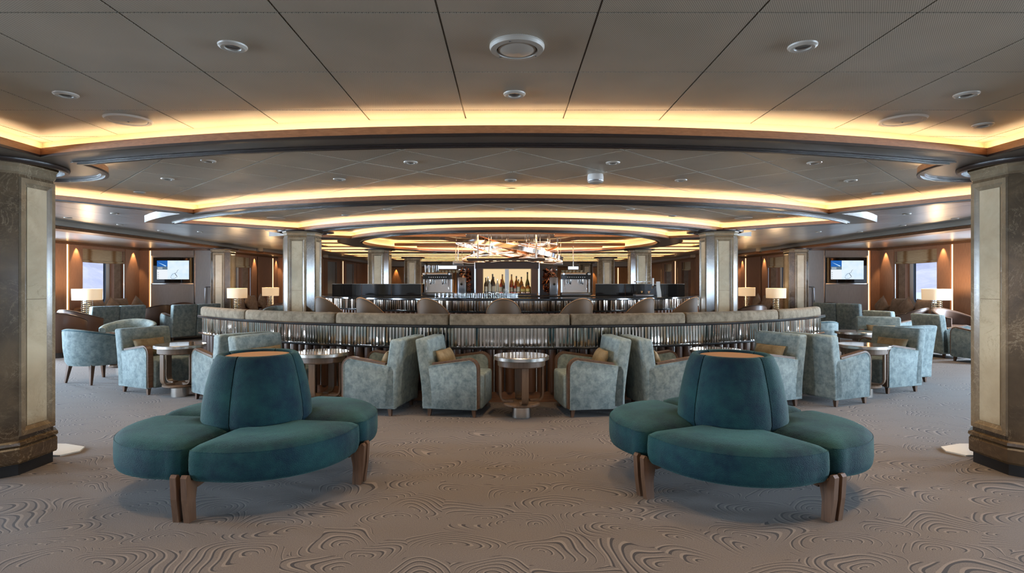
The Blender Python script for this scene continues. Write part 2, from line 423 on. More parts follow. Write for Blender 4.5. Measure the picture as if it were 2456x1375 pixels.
def strip_tray(y0, y1, xo):
    def xin(y, r=3.82):
        t = r * r - (y - CY) ** 2
        return math.sqrt(t) if t > 0 else None
    if xin(y0) is None and xin(y1) is None and not (y0 < CY < y1):
        tray([(-xo, y0), (xo, y0), (xo, y1), (-xo, y1)], 'panel', 0, (.3, y0)); return
    for s in (-1, 1):
        ys = [y0 + (y1 - y0) * i / 8 for i in range(9)]
        inner = [(s * max(xin(y) or .05, .05), y) for y in ys]
        tray([(s * xo, y1), (s * xo, y0)] + inner, 'panel', 0, (.3, y0))
for y0, y1, xo in ((11.75, 12.62, 4.42), (12.85, 13.85, 4.42), (14.1, 15.1, 5.1), (15.35, 16.35, 5.1), (17.2, 18.1, 5.1), (18.35, 19.25, 5.1), (19.5, 20.5, 4.3), (20.8, 21.8, 4.3), (22.1, 23.2, 4.0)):
    if y0 > 12 and y1 < 16.9 or y0 < 12: strip_tray(y0, y1, xo)
    else: tray([(-xo, y0), (xo, y0), (xo, y1), (-xo, y1)], 'panel', 0, (.3, y0))
# ---- outline of the hung soffit
right = [(4.7, -2.75), (4.7, 4.6)] + [pol(9.62, 31), pol(9.62, 36.2), pol(7.2, 36.4)] + arc(7.2, 37, 48.6) + [pol(6.8, 48.8), pol(6.75, 47.6), pol(5.3, 47.9)] \
    + carc(COLS[1], .60, -20, 80, 8) + [(4.62, 10.9), (4.62, 13.97), (5.3, 14.0), (5.3, 19.38), (4.5, 19.4), (4.5, 23.45)]
OUT = ccw(clean(right + [(-x, y) for x, y in right[::-1]]))

ceil = MB()
ceil.add([(-8.0, -3, ZSIDE), (8.0, -3, ZSIDE), (8.0, FAR, ZSIDE), (-8.0, FAR, ZSIDE)], [(0, 3, 2, 1)])
CEIL = tag(ceil.build('ceiling', M['satin']), 'satin grey ceiling with warm lit stepped coves', 'ceiling', kind='structure')
def filled(name, loops, z, mat, parent):
    cu = bpy.data.curves.new(name, 'CURVE'); cu.dimensions = '2D'; cu.fill_mode = 'BOTH'
    for lp in loops:
        s = cu.splines.new('POLY'); s.points.add(len(lp) - 1); s.use_cyclic_u = True
        for i, (x, y) in enumerate(lp): s.points[i].co = (x, y, 0, 1)
    t = bpy.data.objects.new('tmp', cu); COL.objects.link(t)
    dg = bpy.context.evaluated_depsgraph_get(); me = bpy.data.meshes.new_from_object(t.evaluated_get(dg))
    bpy.data.objects.remove(t); me.name = name; me.materials.clear(); me.materials.append(mat)
    o = put(name, me, parent, (0, 0, z)); return o
DOME = ccw(clean(arc(3.30, 0, 360)[:-1]))
filled('soffit', [OUT] + [t[0] for t in TRAYS] + [DOME], ZS, M['soffit'], CEIL)
edge = MB(); sweep(edge, OUT, [(0, ZS), (0, ZS + .10)], False); edge.build('soffit_edge', M['soffit'], CEIL)
NPAN = 0; FO = .10
for ti, (P, kind, rot, org, zt) in enumerate(TRAYS):
    strip = ti > 3; LT, BD, LZ = (.012, .005, .004) if strip else (.046, .018, .034)
    lip = MB(); sweep(lip, P, [(0, ZS - .004), (0, ZS + LT), (.02, ZS + LT), (.02, ZS - .004)]); lip.build('cove_lip', M['wood_lip'], CEIL)
    bead = MB(); sweep(bead, P, [(-.004, ZS - .002), (-.004, ZS - BD), (.022, ZS - BD), (.022, ZS - BD * .55), (.05, ZS - BD * .55), (.05, ZS - .002)]); bead.build('cove_moulding', M['wood_dark'] if not strip else M['wood_lip'], CEIL)
    fa = MB(); sweep(fa, P, [(.02, ZS + .002), (FO, ZS + .002), (FO, zt)], False); fa.build('cove_fascia', M['cream'], CEIL)
    le = MB(); sweep(le, P, [(.044, ZS + LZ), (.060, ZS + LZ)], False); le.build('led_strip', M['led'], CEIL)
    PO = offset(P, FO)
    back = MB(); 
    xs = [p[0] for p in PO]; ys = [p[1] for p in PO]
    filled('tray_backing', [PO], zt + .009, M['white'] if kind == 'panel_diag' else M['soffit'], CEIL)
    # panels clipped to the tray
    c, s_ = math.cos(R(rot)), math.sin(R(rot)); T = .6
    us = [(x - org[0]) * c + (y - org[1]) * s_ for x, y in PO]; vs = [-(x - org[0]) * s_ + (y - org[1]) * c for x, y in PO]
    for i in range(math.floor(min(us) / T), math.ceil(max(us) / T)):
        for j in range(math.floor(min(vs) / T), math.ceil(max(vs) / T)):
            g = .006 if kind == 'panel_diag' else .004; q = PO
            for (ax, ay, b) in ((c, s_, (i + 1) * T - g), (-c, -s_, -(i * T + g)), (-s_, c, (j + 1) * T - g), (s_, -c, -(j * T + g))):
                q = clip(q, ax, ay, b + ax * org[0] + ay * org[1])
                if len(q) < 3: break
            q = clean(q) if len(q) >= 3 else []
            if len(q) >= 3 and parea(q) > .004:
                m = MB(); m.prism(ccw(q), zt, zt + .008); m.build('ceiling_panel', M[kind], CEIL, 0); NPAN += 1
# soft light on the tips of the second ring
for s in (-1, 1):
    tip = MB(); a = arc(6.98, 40 * s, 48 * s, 1)
    tip.loft([[(x, y, ZS + .112) for x, y in arc(6.92, 37.5 * s, 48.2 * s, 1)], [(x, y, ZS + .112) for x, y in arc(6.96, 37.5 * s, 48.2 * s, 1)]], False, False, False)
    tip.build('led_strip', M['led'], CEIL)
# ---- central dome over the bar: ring tray with an inner ring hanging round the chandelier
d = MB(); sweep(d, DOME, [(0, ZS - .004), (0, ZS + .05), (.02, ZS + .05), (.02, ZS - .004)]); d.build('cove_lip', M['wood_lip'], CEIL)
d = MB(); sweep(d, DOME, [(-.004, ZS - .002), (-.004, ZS - .018), (.05, ZS - .018), (.05, ZS - .002)]); d.build('cove_moulding', M['wood_dark'], CEIL)
d = MB(); sweep(d, DOME, [(.02, ZS + .008), (FO, ZS + .008), (FO, 2.50)], False); d.build('cove_fascia', M['cream'], CEIL)
d = MB(); sweep(d, DOME, [(.044, ZS + .036), (.060, ZS + .036)], False); d.build('led_strip', M['led'], CEIL)
RING5 = ccw(clean(arc(1.5, 0, 360)[:-1])); R5O = offset(RING5, .12)
filled('dome_ceiling', [offset(DOME, FO), R5O], 2.50, M['cream'], CEIL)
d = MB(); sweep(d, RING5, [(0, 2.43), (0, 2.50), (.02, 2.50), (.02, 2.47), (.10, 2.47), (.12, 2.47), (.12, 2.43)]); d.build('dome_ring', M['wood_lip'], CEIL)
d = MB(); sweep(d, RING5, [(.12, 2.46), (.12, 2.68)], False); d.build('dome_fascia', M['cream'], CEIL)
d = MB(); sweep(d, RING5, [(.06, 2.485), (.08, 2.485)], False); d.build('led_strip', emit('dome_led', (1, .70, .38), 2.5), CEIL)
filled('dome_top', [R5O], 2.68, M['tan_top'], CEIL)
for y in (11.1, 11.75, 14.6, 15.3):      # straight timber coves crossing the dome
    hw = math.sqrt(3.3 ** 2 - (y - CY) ** 2) - .02
    xi = max(0, 1.66 ** 2 - (y - CY) ** 2) ** .5
    segs = [(-hw, -xi - .02), (xi + .02, hw)] if xi > 0 else [(-hw, hw)]
    for a, b in segs:
        m = MB(); m.box(a, b, y - .07, y + .02, 2.36, 2.43); m.build('dome_beam', M['wood_lip'], CEIL)
        m = MB(); m.box(a, b, y + .03, y + .055, 2.415, 2.425); m.build('led_strip', M['led'], CEIL)
# ---- satin panels of the side ceilings
for s in (-1, 1):
    for i in range(4):
        for j in range(20):
            x0, y0 = 5.0 + i * .75, 3.0 + j * 1.25
            if math.hypot(x0 + .3, y0 + .6 - CY) < 6.0 and i == 0 and y0 < 10: continue
            m = MB(); m.box(min(s * (x0 + .004), s * (x0 + .746)), max(s * (x0 + .004), s * (x0 + .746)), y0 + .004, y0 + 1.246, ZSIDE - .008, ZSIDE - .001)
            m.build('ceiling_panel', M['satin'], CEIL, 0)

# ---- floor
fl = MB(); fl.add([(-11.4, -3.2, 0), (11.4, -3.2, 0), (11.4, FAR + .2, 0), (-11.4, FAR + .2, 0)], [(0, 1, 2, 3)])
FLOOR = tag(fl.build('floor', M['carpet'], None, 0), 'taupe carpet carved with swirling lines', 'floor', kind='structure')

# ---- beams along the window bays, bay ceilings
for s, nm in ((-1, 'left'), (1, 'right')):
    bc = MB()
    bc.add([(s * 7.9, -3, ZT), (s * 10.9, -3, ZT), (s * 10.9, 16.6, ZT), (s * 7.9, 16.6, ZT)], [(0, 1, 2, 3) if s < 0 else (3, 2, 1, 0)])
    bc.add([(s * 7.9, 16.6, ZT), (s * 9.1, 16.6, ZT), (s * 9.1, 22.2, ZT), (s * 7.9, 22.2, ZT)], [(0, 1, 2, 3) if s < 0 else (3, 2, 1, 0)])
    b = tag(bc.build('ceiling_bay_' + nm, M['satin'], None, 0), 'low satin ceiling over the %s window bay' % nm, 'ceiling', kind='structure')
    for (x, y0, y1) in ((8.0, -3, 18.0), (7.8, 18.0, 22.0)):
        m = MB(); m.box(min(s * x, s * (x + .3)), max(s * x, s * (x + .3)), y0, y1, 2.41, ZSIDE); m.build('beam_fascia', M['cream_grey'], b, 0)
        m = MB(); m.box(min(s * (x - .03), s * (x + .10)), max(s * (x - .03), s * (x + .10)), y0, y1, 2.385, 2.412)
        m.box(min(s * (x - .01), s * (x + .33)), max(s * (x - .01), s * (x + .33)), y0, y1, 2.363, 2.386); m.build('beam_moulding', M['wood'], b, 0)
    m = MB(); m.box(min(s * (WALL3 - .2), s * WALL3), max(s * (WALL3 - .2), s * WALL3), 22, FAR, 2.40, ZSIDE); m.build('beam_fascia', M['cream_grey'], b, 0)
    m = MB(); m.box(min(s * (WALL3 - .23), s * WALL3), max(s * (WALL3 - .23), s * WALL3), 22, FAR, 2.345, 2.40); m.build('beam_moulding', M['wood'], b, 0)

# ---- side walls with windows, panels and lights
led_wall = emit('wall_led', (1.0, .60, .26), 1.9)
SILL, HEAD = .75, 2.28
def wall_run(s, x, y0, y1, wins, name, first, blinds='short', winid=[0]):
    """wall parallel to the room's axis at |x|, with tall window niches"""
    th = .5
    m = MB(); edges = [y0] + [q for ab in wins for q in ab] + [y1]
    def bx(mb, xa, xb, *a): mb.box(min(s * xa, s * xb), max(s * xa, s * xb), *a)
    for i in range(0, len(edges), 2):
        if edges[i + 1] - edges[i] > .01: bx(m, x, x + th, edges[i], edges[i + 1], 0, ZT)
    for a, b in wins:
        bx(m, x, x + th, a, b, 0, SILL); bx(m, x, x + th, a, b, HEAD, ZT)
    W = tag(m.build(name, M['wall_brown'], None, 0), 'brown panelled side wall with window niches', 'wall', kind='structure')
    t = MB(); bx(t, x - .03, x, y0, y1, ZT - .06, ZT); t.build('cornice', M['wood'], W, 0)
    for i in range(0, len(edges), 2):
        a, b = edges[i], edges[i + 1]; L_ = b - a
        if L_ < .4: continue
        if L_ < 1.0: cuts = [(a, b, 'p')]
        else: cuts = [(a, a + .44, 'p'), (a + .50, b - .50, 'm'), (b - .44, b, 'p')]
        for (u, v, k) in cuts:
            m = MB(); bx(m, x - (.025 if k == 'p' else .012), x, u + .006, v - .006, .12, ZT - .065); m.build('wall_panel', M['wall_brown'], W, 0)
            if k == 'm':
                m = MB(); bx(m, x - .02, x - .004, v + .004, v + .026, .12, ZT - .07); m.build('led_strip', led_wall, W, 0)
                m = MB(); bx(m, x - .03, x, u - .03, u - .012, .12, ZT - .07); m.build('trim_strip', M['chrome'], W, 0)
            else:
                SPOTS.append((s * (x - .10), (u + v) / 2, ZT - .03, s))
    for (a, b) in wins:
        winid[0] += 1
        wn = empty('window_%d' % winid[0], (s * (x + .42), (a + b) / 2, SILL)); tag(wn, 'tall window with rounded corners in a deep niche', 'window', kind='structure')
        hw, hh = (b - a) / 2 - .10, (HEAD - SILL)
        def rr(w_, z0, z1, r, n=5):
            pts = []
            for (cy_, cz, a0) in ((w_ - r, z1 - r, 0), (-w_ + r, z1 - r, 90), (-w_ + r, z0 + r, 180), (w_ - r, z0 + r, 270)):
                for k in range(n + 1): pts.append((cy_ + r * math.cos(R(a0 + 90 * k / n)), cz + r * math.sin(R(a0 + 90 * k / n))))
            return pts
        oi, ii = rr(hw, .05, hh - .05, .16), rr(hw - .05, .10, hh - .10, .14)
        outer = rr((b - a) / 2, 0, hh, .002)
        f = MB(); f.loft([[(0, y, z) for y, z in outer], [(0, y, z) for y, z in oi], [(s * .03, y, z) for y, z in ii]], True, False, False); f.build('window_surround', M['plaster'], wn)
        f = MB(); f.loft([[(s * .0, y, z) for y, z in ii], [(s * .05, y, z) for y, z in rr(hw - .055, .105, hh - .105, .135)], [(s * .05, y, z) for y, z in rr(hw - .08, .13, hh - .13, .12)]], True, False, False); f.build('window_frame', M['navy'], wn)
        g = MB(); g.add([(s * .045, y, z) for y, z in rr(hw - .06, .11, hh - .11, .13)], [tuple(range(24))]); g.build('window_pane', M['pane'], wn, 0)
        for yy in (-1, 1):
            c = MB(); pts = []
            y_in = yy * ((b - a) / 2 - .015); y_out = yy * ((b - a) / 2 - .105)
            n = 14; rings = []
            for k in range(n + 1):
                xx = -s * (.16 + .19 * k / n); wob = .012 * math.cos(k * math.pi)
                rings.append([(xx, y_in - yy * (.03 + wob), .02), (xx, y_in - yy * (.03 + wob), hh - .25)])
            c.loft(rings, False, False, False); c.build('side_curtain', M['linen'], wn)
        e = MB(); e.box(min(-s * .42, -s * .40), max(-s * .42, -s * .40), -(b - a) / 2 + .0, -(b - a) / 2 + .02, 0, hh); e.build('niche_trim', M['chrome'], wn, 0)
        e = MB(); e.box(min(-s * .42, -s * .40), max(-s * .42, -s * .40), (b - a) / 2 - .02, (b - a) / 2, 0, hh); e.build('niche_trim', M['chrome'], wn, 0)
        zb = hh - .34 if blinds == 'short' else .05
        bl = MB(); ny = 16; prof = [(0, hh + .12), (.005, hh - .1), (.0, zb + .06), (.03, zb + .05), (.035, zb + .02), (.0, zb)]
        rings = [[(-s * (.36 + o + .004 * math.sin(k * 1.1)), (-1 + 2 * k / ny) * ((b - a) / 2 - .012), z - (.012 * math.sin(math.pi * k / ny) if z < hh - .2 else 0)) for k in range(ny + 1)] for o, z in prof]
        bl.loft(rings, False, False, False); bl.build('roman_blind', M['blind'] if blinds == 'short' else M['sheer'], wn)
    return W
SPOTS = []
for s, nm in ((-1, 'left'), (1, 'right')):
    wall_run(s, WALL1, -3.0, 16.5, WIN1, 'wall_' + nm, True)
    wall_run(s, WALL2, 16.7, 22.0, [(18.1, 19.7), (21.0, 21.9)] if False else [(18.1, 19.7)], 'wall_%s_aft' % nm, False)
    wall_run(s, WALL3, 22.0, FAR, [(22.5, 23.75), (25.1, 26.35)], 'wall_%s_far' % nm, False, 'long' if s < 0 else 'short')
    # cross wall with the screen
    W = MB(); W.box(min(s * 8.35, s * 11.22), max(s * 8.35, s * 11.22), 16.5, 16.7, 0, ZT); 
    CW = tag(W.build('wall_cross_' + nm, M['wall_grey'], None, 0), 'grey panelled cross wall carrying a screen on the %s' % nm, 'wall', kind='structure')
    W = MB(); W.box(min(s * 7.2, s * 8.95), max(s * 7.2, s * 8.95), 21.96, 22.0, 0, ZT + .1); tag(W.build('wall_return_' + nm, M['wall_brown'], None, 0), 'short return wall on the %s' % nm, 'wall', kind='structure')
    m = MB(); m.box(min(s * 8.35, s * 10.72), max(s * 8.35, s * 10.72), 16.46, 16.5, ZT - .06, ZT); m.build('cornice', M['wood'], CW, 0)
    def bxx(mb, a, b, *r): mb.box(min(s * a, s * b), max(s * a, s * b), *r)
    m = MB(); bxx(m, 10.42, 10.71, 16.44, 16.5, .1, ZT - .065); m.build('wall_panel', M['wall_brown'], CW, 0)
    m = MB(); bxx(m, 9.14, 10.38, 16.47, 16.5, 1.46 + .68 + .06, ZT - .065); m.build('wall_panel', M['wall_grey'], CW, 0)
    m = MB(); bxx(m, 9.14, 10.38, 16.47, 16.5, .1, 1.38); m.build('wall_panel', M['wall_grey'], CW, 0)
    m = MB(); bxx(m, 8.36, 9.08, 16.44, 16.5, .1, ZT - .065); m.build('wall_panel', M['wall_grey'], CW, 0)
    m = MB(); bxx(m, 10.385, 10.405, 16.47, 16.49, .1, ZT - .07); m.build('led_strip', led_wall, CW, 0)
    m = MB(); bxx(m, 9.10, 9.115, 16.47, 16.49, .1, ZT - .07); m.build('trim_strip', M['chrome'], CW, 0)
    m = MB(); bxx(m, 9.14, 10.38, 16.45, 16.5, 1.38, 1.40); m.build('niche_shelf', M['chrome'], CW, 0)
# ---- far wall
W = MB(); W.box(-7.3, 7.3, FAR, FAR + .15, 0, ZSIDE); WF = tag(W.build('wall_far', M['wall_far'], None, 0), 'far wall of amber wood panels and doors', 'wall', kind='structure')
m = MB(); m.box(-7.2, 7.2, FAR - .1, FAR, 2.28, ZSIDE); m.build('header_band', M['cream_grey'], WF, 0)
m = MB(); m.box(-7.2, 7.2, FAR - .13, FAR, 2.22, 2.28); m.build('cornice', M['wood'], WF, 0)
x = -7.1
while x < 7.0:
    m = MB(); m.box(x + .03, x + .82, FAR - .03, FAR, .1, 2.22); m.build('wall_panel', M['wall_far'], WF, 0)
    m = MB(); m.box(x - .012, x + .012, FAR - .04, FAR - .02, .1, 2.2); m.build('led_strip' if int((x + 7.1) / .85) % 2 else 'trim_strip', led_wall if int((x + 7.1) / .85) % 2 else M['chrome'], WF, 0)
    if int((x + 7.1) / .85) % 2 == 0: SPOTS.append((x + .42, FAR - .13, 2.21, 0))
    x += .85
W = MB(); xw = [-11.2, -6.6, -4.8, -2.6, -.5, .5, 2.6, 4.8, 6.6, 11.2]      # wall behind the viewer, with four tall windows
for i in range(0, len(xw), 2): W.box(xw[i], xw[i + 1], -3.3, -3.1, 0, ZSIDE)
for i in range(1, len(xw) - 1, 2): W.box(xw[i], xw[i + 1], -3.3, -3.1, 0, .35); W.box(xw[i], xw[i + 1], -3.3, -3.1, 2.2, ZSIDE)
WB = tag(W.build('wall_back', M['cream_grey'], None, 0), 'pale wall with tall windows behind the viewer', 'wall', kind='structure')
for i in range(1, len(xw) - 1, 2):
    W = MB(); W.box(xw[i], xw[i + 1], -3.22, -3.21, .35, 2.2); W.build('window_pane', M['pane'], WB, 0)
# wall washers tucked under the cornices
sl = bpy.data.lights.new('wall_washer', 'SPOT'); sl.energy = 20; sl.color = (1.0, .62, .30); sl.spot_size = R(52); sl.spot_blend = .5; sl.shadow_soft_size = .015
for (x, y, z, s) in SPOTS:
    if y < 8: continue
    o = bpy.data.objects.new('wall_washer', sl); COL.objects.link(o); o.location = (x, y, z)
    o.rotation_euler = (0, R(-5) * s, 0) if s else (R(-5), 0, 0)

# ---- outside: sea and hazy hills
m = MB()
m.add([(-1500, -900, -14), (1500, -900, -14), (1500, 1500, -14), (-1500, 1500, -14)], [(0, 1, 2, 3)])
tag(m.build('sea', M['sea'], None, 0), 'pale calm water outside the windows', 'water', kind='structure')
for s, nm in ((-1, 'port'), (1, 'starboard')):
    m = MB(); N = 60; rings = []
    for k in range(8):
        t = k / 7; row = []
        for i in range(N + 1):
            y = -400 + 1700 * i / N
            hgt = (70 + 40 * math.sin(i * .31 + s) + 25 * math.sin(i * .83 + 2 * s) + 14 * math.sin(i * 1.9)) * 1.6
            row.append((s * (700 + 420 * t), y, -14 + hgt * math.sin(t * math.pi / 2) + (6 * math.sin(i * 2.3 + k * 1.7) if 0 < k < 7 else 0)))
        rings.append(row)
    m.loft(rings, False, False, False); tag(m.build('hillside', M['hill'], None), 'hazy pale hillside seen through the %s windows' % ('left' if s < 0 else 'right'), 'hill', kind='structure')
# ================================================================== COLUMNS
def make_column(zt):
    root = empty('column')
    hs, ch = .26, .10
    octo = [(hs, -hs + ch), (hs, hs - ch), (hs - ch, hs), (-hs + ch, hs), (-hs, hs - ch), (-hs, -hs + ch), (-hs + ch, -hs), (hs - ch, -hs)]
    def ring(k, z): return [(x * k, y * k, z) for x, y in octo]
    m = MB(); m.loft([ring(1, .10), ring(1, zt)]); m.build('shaft', M['marble_dark'], root, 0)
    m = MB(); m.loft([ring(.99, 0), ring(.99, .085)]); m.build('kick_plate', M['black'], root, 0)
    m = MB(); m.loft([ring(1.06, .085), ring(1.08, .10), ring(1.08, .19), ring(1.05, .205), ring(1.10, .22), ring(1.09, .24), ring(1.0, .25)], True, True, False); m.build('plinth', M['marble_dark'], root, 0)
    m = MB(); m.loft([ring(1.0, zt - .10), ring(1.05, zt - .085), ring(1.05, zt - .05), ring(1.10, zt - .03), ring(1.12, zt)], True, False, True); m.build('capital', M['marble_mid'], root, 0)
    n = 40
    m = MB(); m.lathe([(.30, zt - .012), (.375, zt - .012), (.375, zt - .03), (.40, zt - .03), (.41, zt - .012), (.41, zt - .001)], n); m.build('collar_ring', M['wood_dark'], root)
    w = hs - ch
    for k in range(4):
        A = Matrix.Rotation(k * math.pi / 2, 4, 'Z')
        z0, z1 = .28, zt - .12
        f = MB()
        # mitred picture frame with two steps round a paler inset slab
        steps = [(w - .004, 0, .018), (w - .035, .018, .018), (w - .045, .010, .010), (w - .062, .010, .004), (w - .072, .004, -.004)]
        rings = []
        for (hw, _, o) in steps:
            e = w - hw
            rings.append([(-hw, -hs - o, z0 + e), (hw, -hs - o, z0 + e), (hw, -hs - o, z1 - e), (-hw, -hs - o, z1 - e)])
        rings.insert(0, [(-w + .002, -hs + .001, z0 - .002), (w - .002, -hs + .001, z0 - .002), (w - .002, -hs + .001, z1 + .002), (-w + .002, -hs + .001, z1 + .002)])
        f.loft(rings, True, False, False, A); f.build('panel_frame', M['marble_mid'], root, 0)
        g = MB(); hw = w - .070; g.box(-hw, hw, -hs - .004, -hs + .002, z0 + .066, z0 + 1.0, A); g.build('inset_slab', M['marble_light'], root, 0)
        g = MB(); g.box(-hw, hw, -hs - .004, -hs + .002, z0 + 1.003, z1 - .066, A); g.build('inset_slab', M['marble_light'], root, 0)
    return root
c0 = make_column(ZS)
where = ['nearest to the viewer, cut by the picture edge', 'rising just behind the curved banquette', 'behind the dark glass screen of the bar', 'beyond the coffee machine', 'farthest away, near the rear doors']
first = True
for k, (x, y) in enumerate(COLS):
    for s, nm in ((-1, 'left'), (1, 'right')):
        o = c0 if first else copy_tree(c0); first = False
        o.location = (s * x, y, 0)
        tag(o, 'brown marble column on the %s %s' % (nm, where[k]), 'column', 'marble columns')
c1 = make_column(2.363)
for s, nm in ((-1, 'left'), (1, 'right')):
    o = c1 if s < 0 else copy_tree(c1); o.location = (s * 8.02, 15.95, 0)
    tag(o, 'marble pillar beside the wall screen on the %s' % nm, 'column', 'marble columns')
# white stone floor plates beside the two nearest columns
for s, nm in ((-1, 'left'), (1, 'right')):
    pts = [(3.87, 4.60), (3.66, 4.60), (3.59, 4.72), (3.64, 4.84), (3.87, 4.93), (4.1, 4.93), (4.1, 4.60)]
    m = MB(); m.prism(ccw([(s * x, y) for x, y in pts]), .001, .012)
    tag(m.build('floor_plate', M['white_stone'], None, 0), 'white angular stone plate in the carpet behind the %s front column' % nm, 'floor plate')

# ================================================================== ROUND OTTOMANS
def make_ottoman():
    root = empty('round_ottoman')
    RI, GAP, half = .30, .010, R(45)
    for k in range(4):
        mid = -math.pi / 2 + k * math.pi / 2               # seat 0 faces -y
        ca, sa = math.cos(mid), math.sin(mid)
        # plan outline of the seat petal: bulging outer edge, rounded corners, straight sides, inner arc
        n = 22; rc = .10; RC = .795; aw = R(36)
        ro = lambda a: RC + .068 * max(0, math.cos(a / aw * math.pi / 2)) ** .85
        outer = [(ro(a) * math.cos(a), ro(a) * math.sin(a)) for a in (-aw + 2 * aw * i / n for i in range(n + 1))]
        e = Vector((math.cos(half), math.sin(half))); nr = Vector((math.sin(half), -math.cos(half)))
        pe = e * .715 + nr * GAP; ps = Vector(outer[-1]); pc = e * .81 + nr * (GAP + .006)
        corner = []
        for i in range(1, 9):
            t = i / 8; q = ps * (1 - t) ** 2 + pc * 2 * t * (1 - t) + pe * t * t; corner.append((q.x, q.y))
        pi_ = e * RI + nr * GAP
        side = [tuple(pe + (pi_ - pe) * i / 5) for i in range(1, 6)]
        ri_a = math.atan2(pi_.y, pi_.x)
        inner = [(RI * math.cos(ri_a - 2 * ri_a * i / 8), RI * math.sin(ri_a - 2 * ri_a * i / 8)) for i in range(1, 8)]
        ol = outer + corner + side + inner + [(x, -y) for x, y in side[::-1]] + [(x, -y) for x, y in corner[::-1]]
        ctr = Vector((.60, 0))
        prof = [(.232, .0), (.232, .90), (.240, .955), (.262, .985), (.30, 1.0), (.36, 1.0), (.405, .993), (.414, .982), (.4165, .975), (.419, .965), (.432, .92), (.446, .82), (.455, .62), (.459, .35), (.460, 0.0)]
        rings = []
        for z, kf in prof:
            ring = []
            for x, y in ol:
                q = ctr + (Vector((x, y)) - ctr) * max(kf, .002)
                ring.append((q.x * ca - q.y * sa, q.x * sa + q.y * ca, z))
            rings.append(ring)
        m = MB(); m.loft(rings); s_ = m.build('seat', M['teal'], root, 60)
        pip = MB(); pts = []
        for x, y in [(a, -b) for a, b in corner[:6]][::-1] + outer + corner[:6]:
            q = ctr + (Vector((x, y)) - ctr) * .983; pts.append((q.x * ca - q.y * sa, q.x * sa + q.y * ca, .4145))
        pip.tube(pts, .0028, 5); pip.build('piping', M['teal'], s_)
        # backrest panel
        bp = [(.345, .405), (.362, .46), (.354, .56), (.328, .70), (.298, .82), (.280, .872), (.268, .893), (.252, .902), (.234, .898), (.224, .878)]
        rings = []
        for r_, z in bp:
            ring = []
            for i in range(19):
                t = -1 + 2 * i / 18; a = mid + t * (half - .004 / r_)
                rr_ = r_ * (1 - .045 * abs(t) ** 7) + .008 * (1 - t * t) * (1 if z < .86 else .3)
                ring.append((rr_ * math.cos(a), rr_ * math.sin(a), z))
            for i in range(19):
                t = 1 - 2 * i / 18; a = mid + t * (half - .006)
                ring.append((.205 * math.cos(a), .205 * math.sin(a), min(z, .878)))
            rings.append(ring)
        m = MB(); m.loft(rings); m.build('backrest', M['teal'], root, 50)
        # a plank leg at each end of the seat, rail running inwards
        for sgn in (-1, 1):
            a = mid + sgn * half; A = Matrix.Rotation(a, 4, 'Z') @ Matrix.Translation((0, -sgn * .034, 0)); th = .019
            lp = [(.792, 0), (.812, .14), (.820, .268), (.808, .284), (.79, .28), (.775, .245), (.71, .245), (.695, .225), (.725, .19), (.738, .12), (.732, 0)]
            l_ = MB(); l_.loft([[(x, -th, z) for x, z in lp], [(x, th, z) for x, z in lp]], M=A); l_.build('leg', M['wood_leg'], root, 0)
            rp = ((.05, .20), (.55, .205), (.71, .185), (.71, .236), (.05, .236))
            r_ = MB(); r_.loft([[(x, -.014, z) for x, z in rp], [(x, .014, z) for x, z in rp]], M=A); r_.build('rail', M['wood_leg'], root, 0)
    l_ = MB(); l_.loft([[(u * .022, v * .022, 0) for u, v in ((-1, -1), (1, -1), (1, 1), (-1, 1))], [(u * .032, v * .032, .235) for u, v in ((-1, -1), (1, -1), (1, 1), (-1, 1))]]); l_.build('centre_leg', M['wood_leg'], root, 0)
    m = MB(); m.lathe([(.0, .872), (.216, .872), (.216, .884), (.0, .8845)], 40); m.build('table_top', M['tan_top'], root)
    return root
ot = make_ottoman()
ot.location = (-1.805 + CX, 4.11, 0); ot.rotation_euler = (0, 0, math.atan2(-.796, .606) + math.pi / 2)
tag(ot, 'teal velvet round ottoman with conical backrest nearest the left front column', 'ottoman', 'round ottomans')
o2 = copy_tree(ot, None, (1.592 + CX, 4.06, 0), math.atan2(-.940, -.342) + math.pi / 2, 'teal velvet round ottoman with conical backrest nearest the right front column')
# ================================================================== CURVED BANQUETTE
def ringseg(mb, r0, r1, a0, a1, z0, z1, step=1.5, cap=True):
    """curved bar of rectangular section between two angles"""
    n = max(2, int(abs(a1 - a0) / step)); rings = []
    for i in range(n + 1):
        t = a0 + (a1 - a0) * i / n
        p, q = pol(r0, t), pol(r1, t)
        rings.append([(p[0], p[1], z0), (q[0], q[1], z0), (q[0], q[1], z1), (p[0], p[1], z1)])
    return mb.loft(rings, True, cap, cap)
def profseg(mb, prof, a0, a1, step=1.5):
    n = max(2, int(abs(a1 - a0) / step)); rings = []
    for i in range(n + 1):
        t = a0 + (a1 - a0) * i / n
        rings.append([pol(r, t) + (z,) for r, z in prof])
    return mb.loft(rings, True, True, True)
RB = 6.47; A0, A1 = -47.6, 48.4
BQ = empty('banquette', (0, CY - RB, 0), 0, 'long curved banquette with taupe back cushions over a band of mirrored slats', 'banquette')
def bput(mb, name, mat, smooth=30, par=None):
    o = mb.build(name, mat, par or BQ, smooth); 
    if par is None: o.location = (0, -(CY - RB), 0)
    return o
m = MB(); ringseg(m, RB - .06, RB - .30, A0, A1, .0, .86); bput(m, 'frame', M['wood_dark'])
m = MB(); ringseg(m, RB - .02, RB - .10, A0, A1, 0, .12); bput(m, 'plinth', M['wood'])
m = MB(); profseg(m, [(RB - .08, .875), (RB + .035, .875), (RB + .045, .885), (RB + .045, .900), (RB + .035, .910), (RB - .08, .910)], A0 - .4, A1 + .4); bput(m, 'ledge', M['granite'])
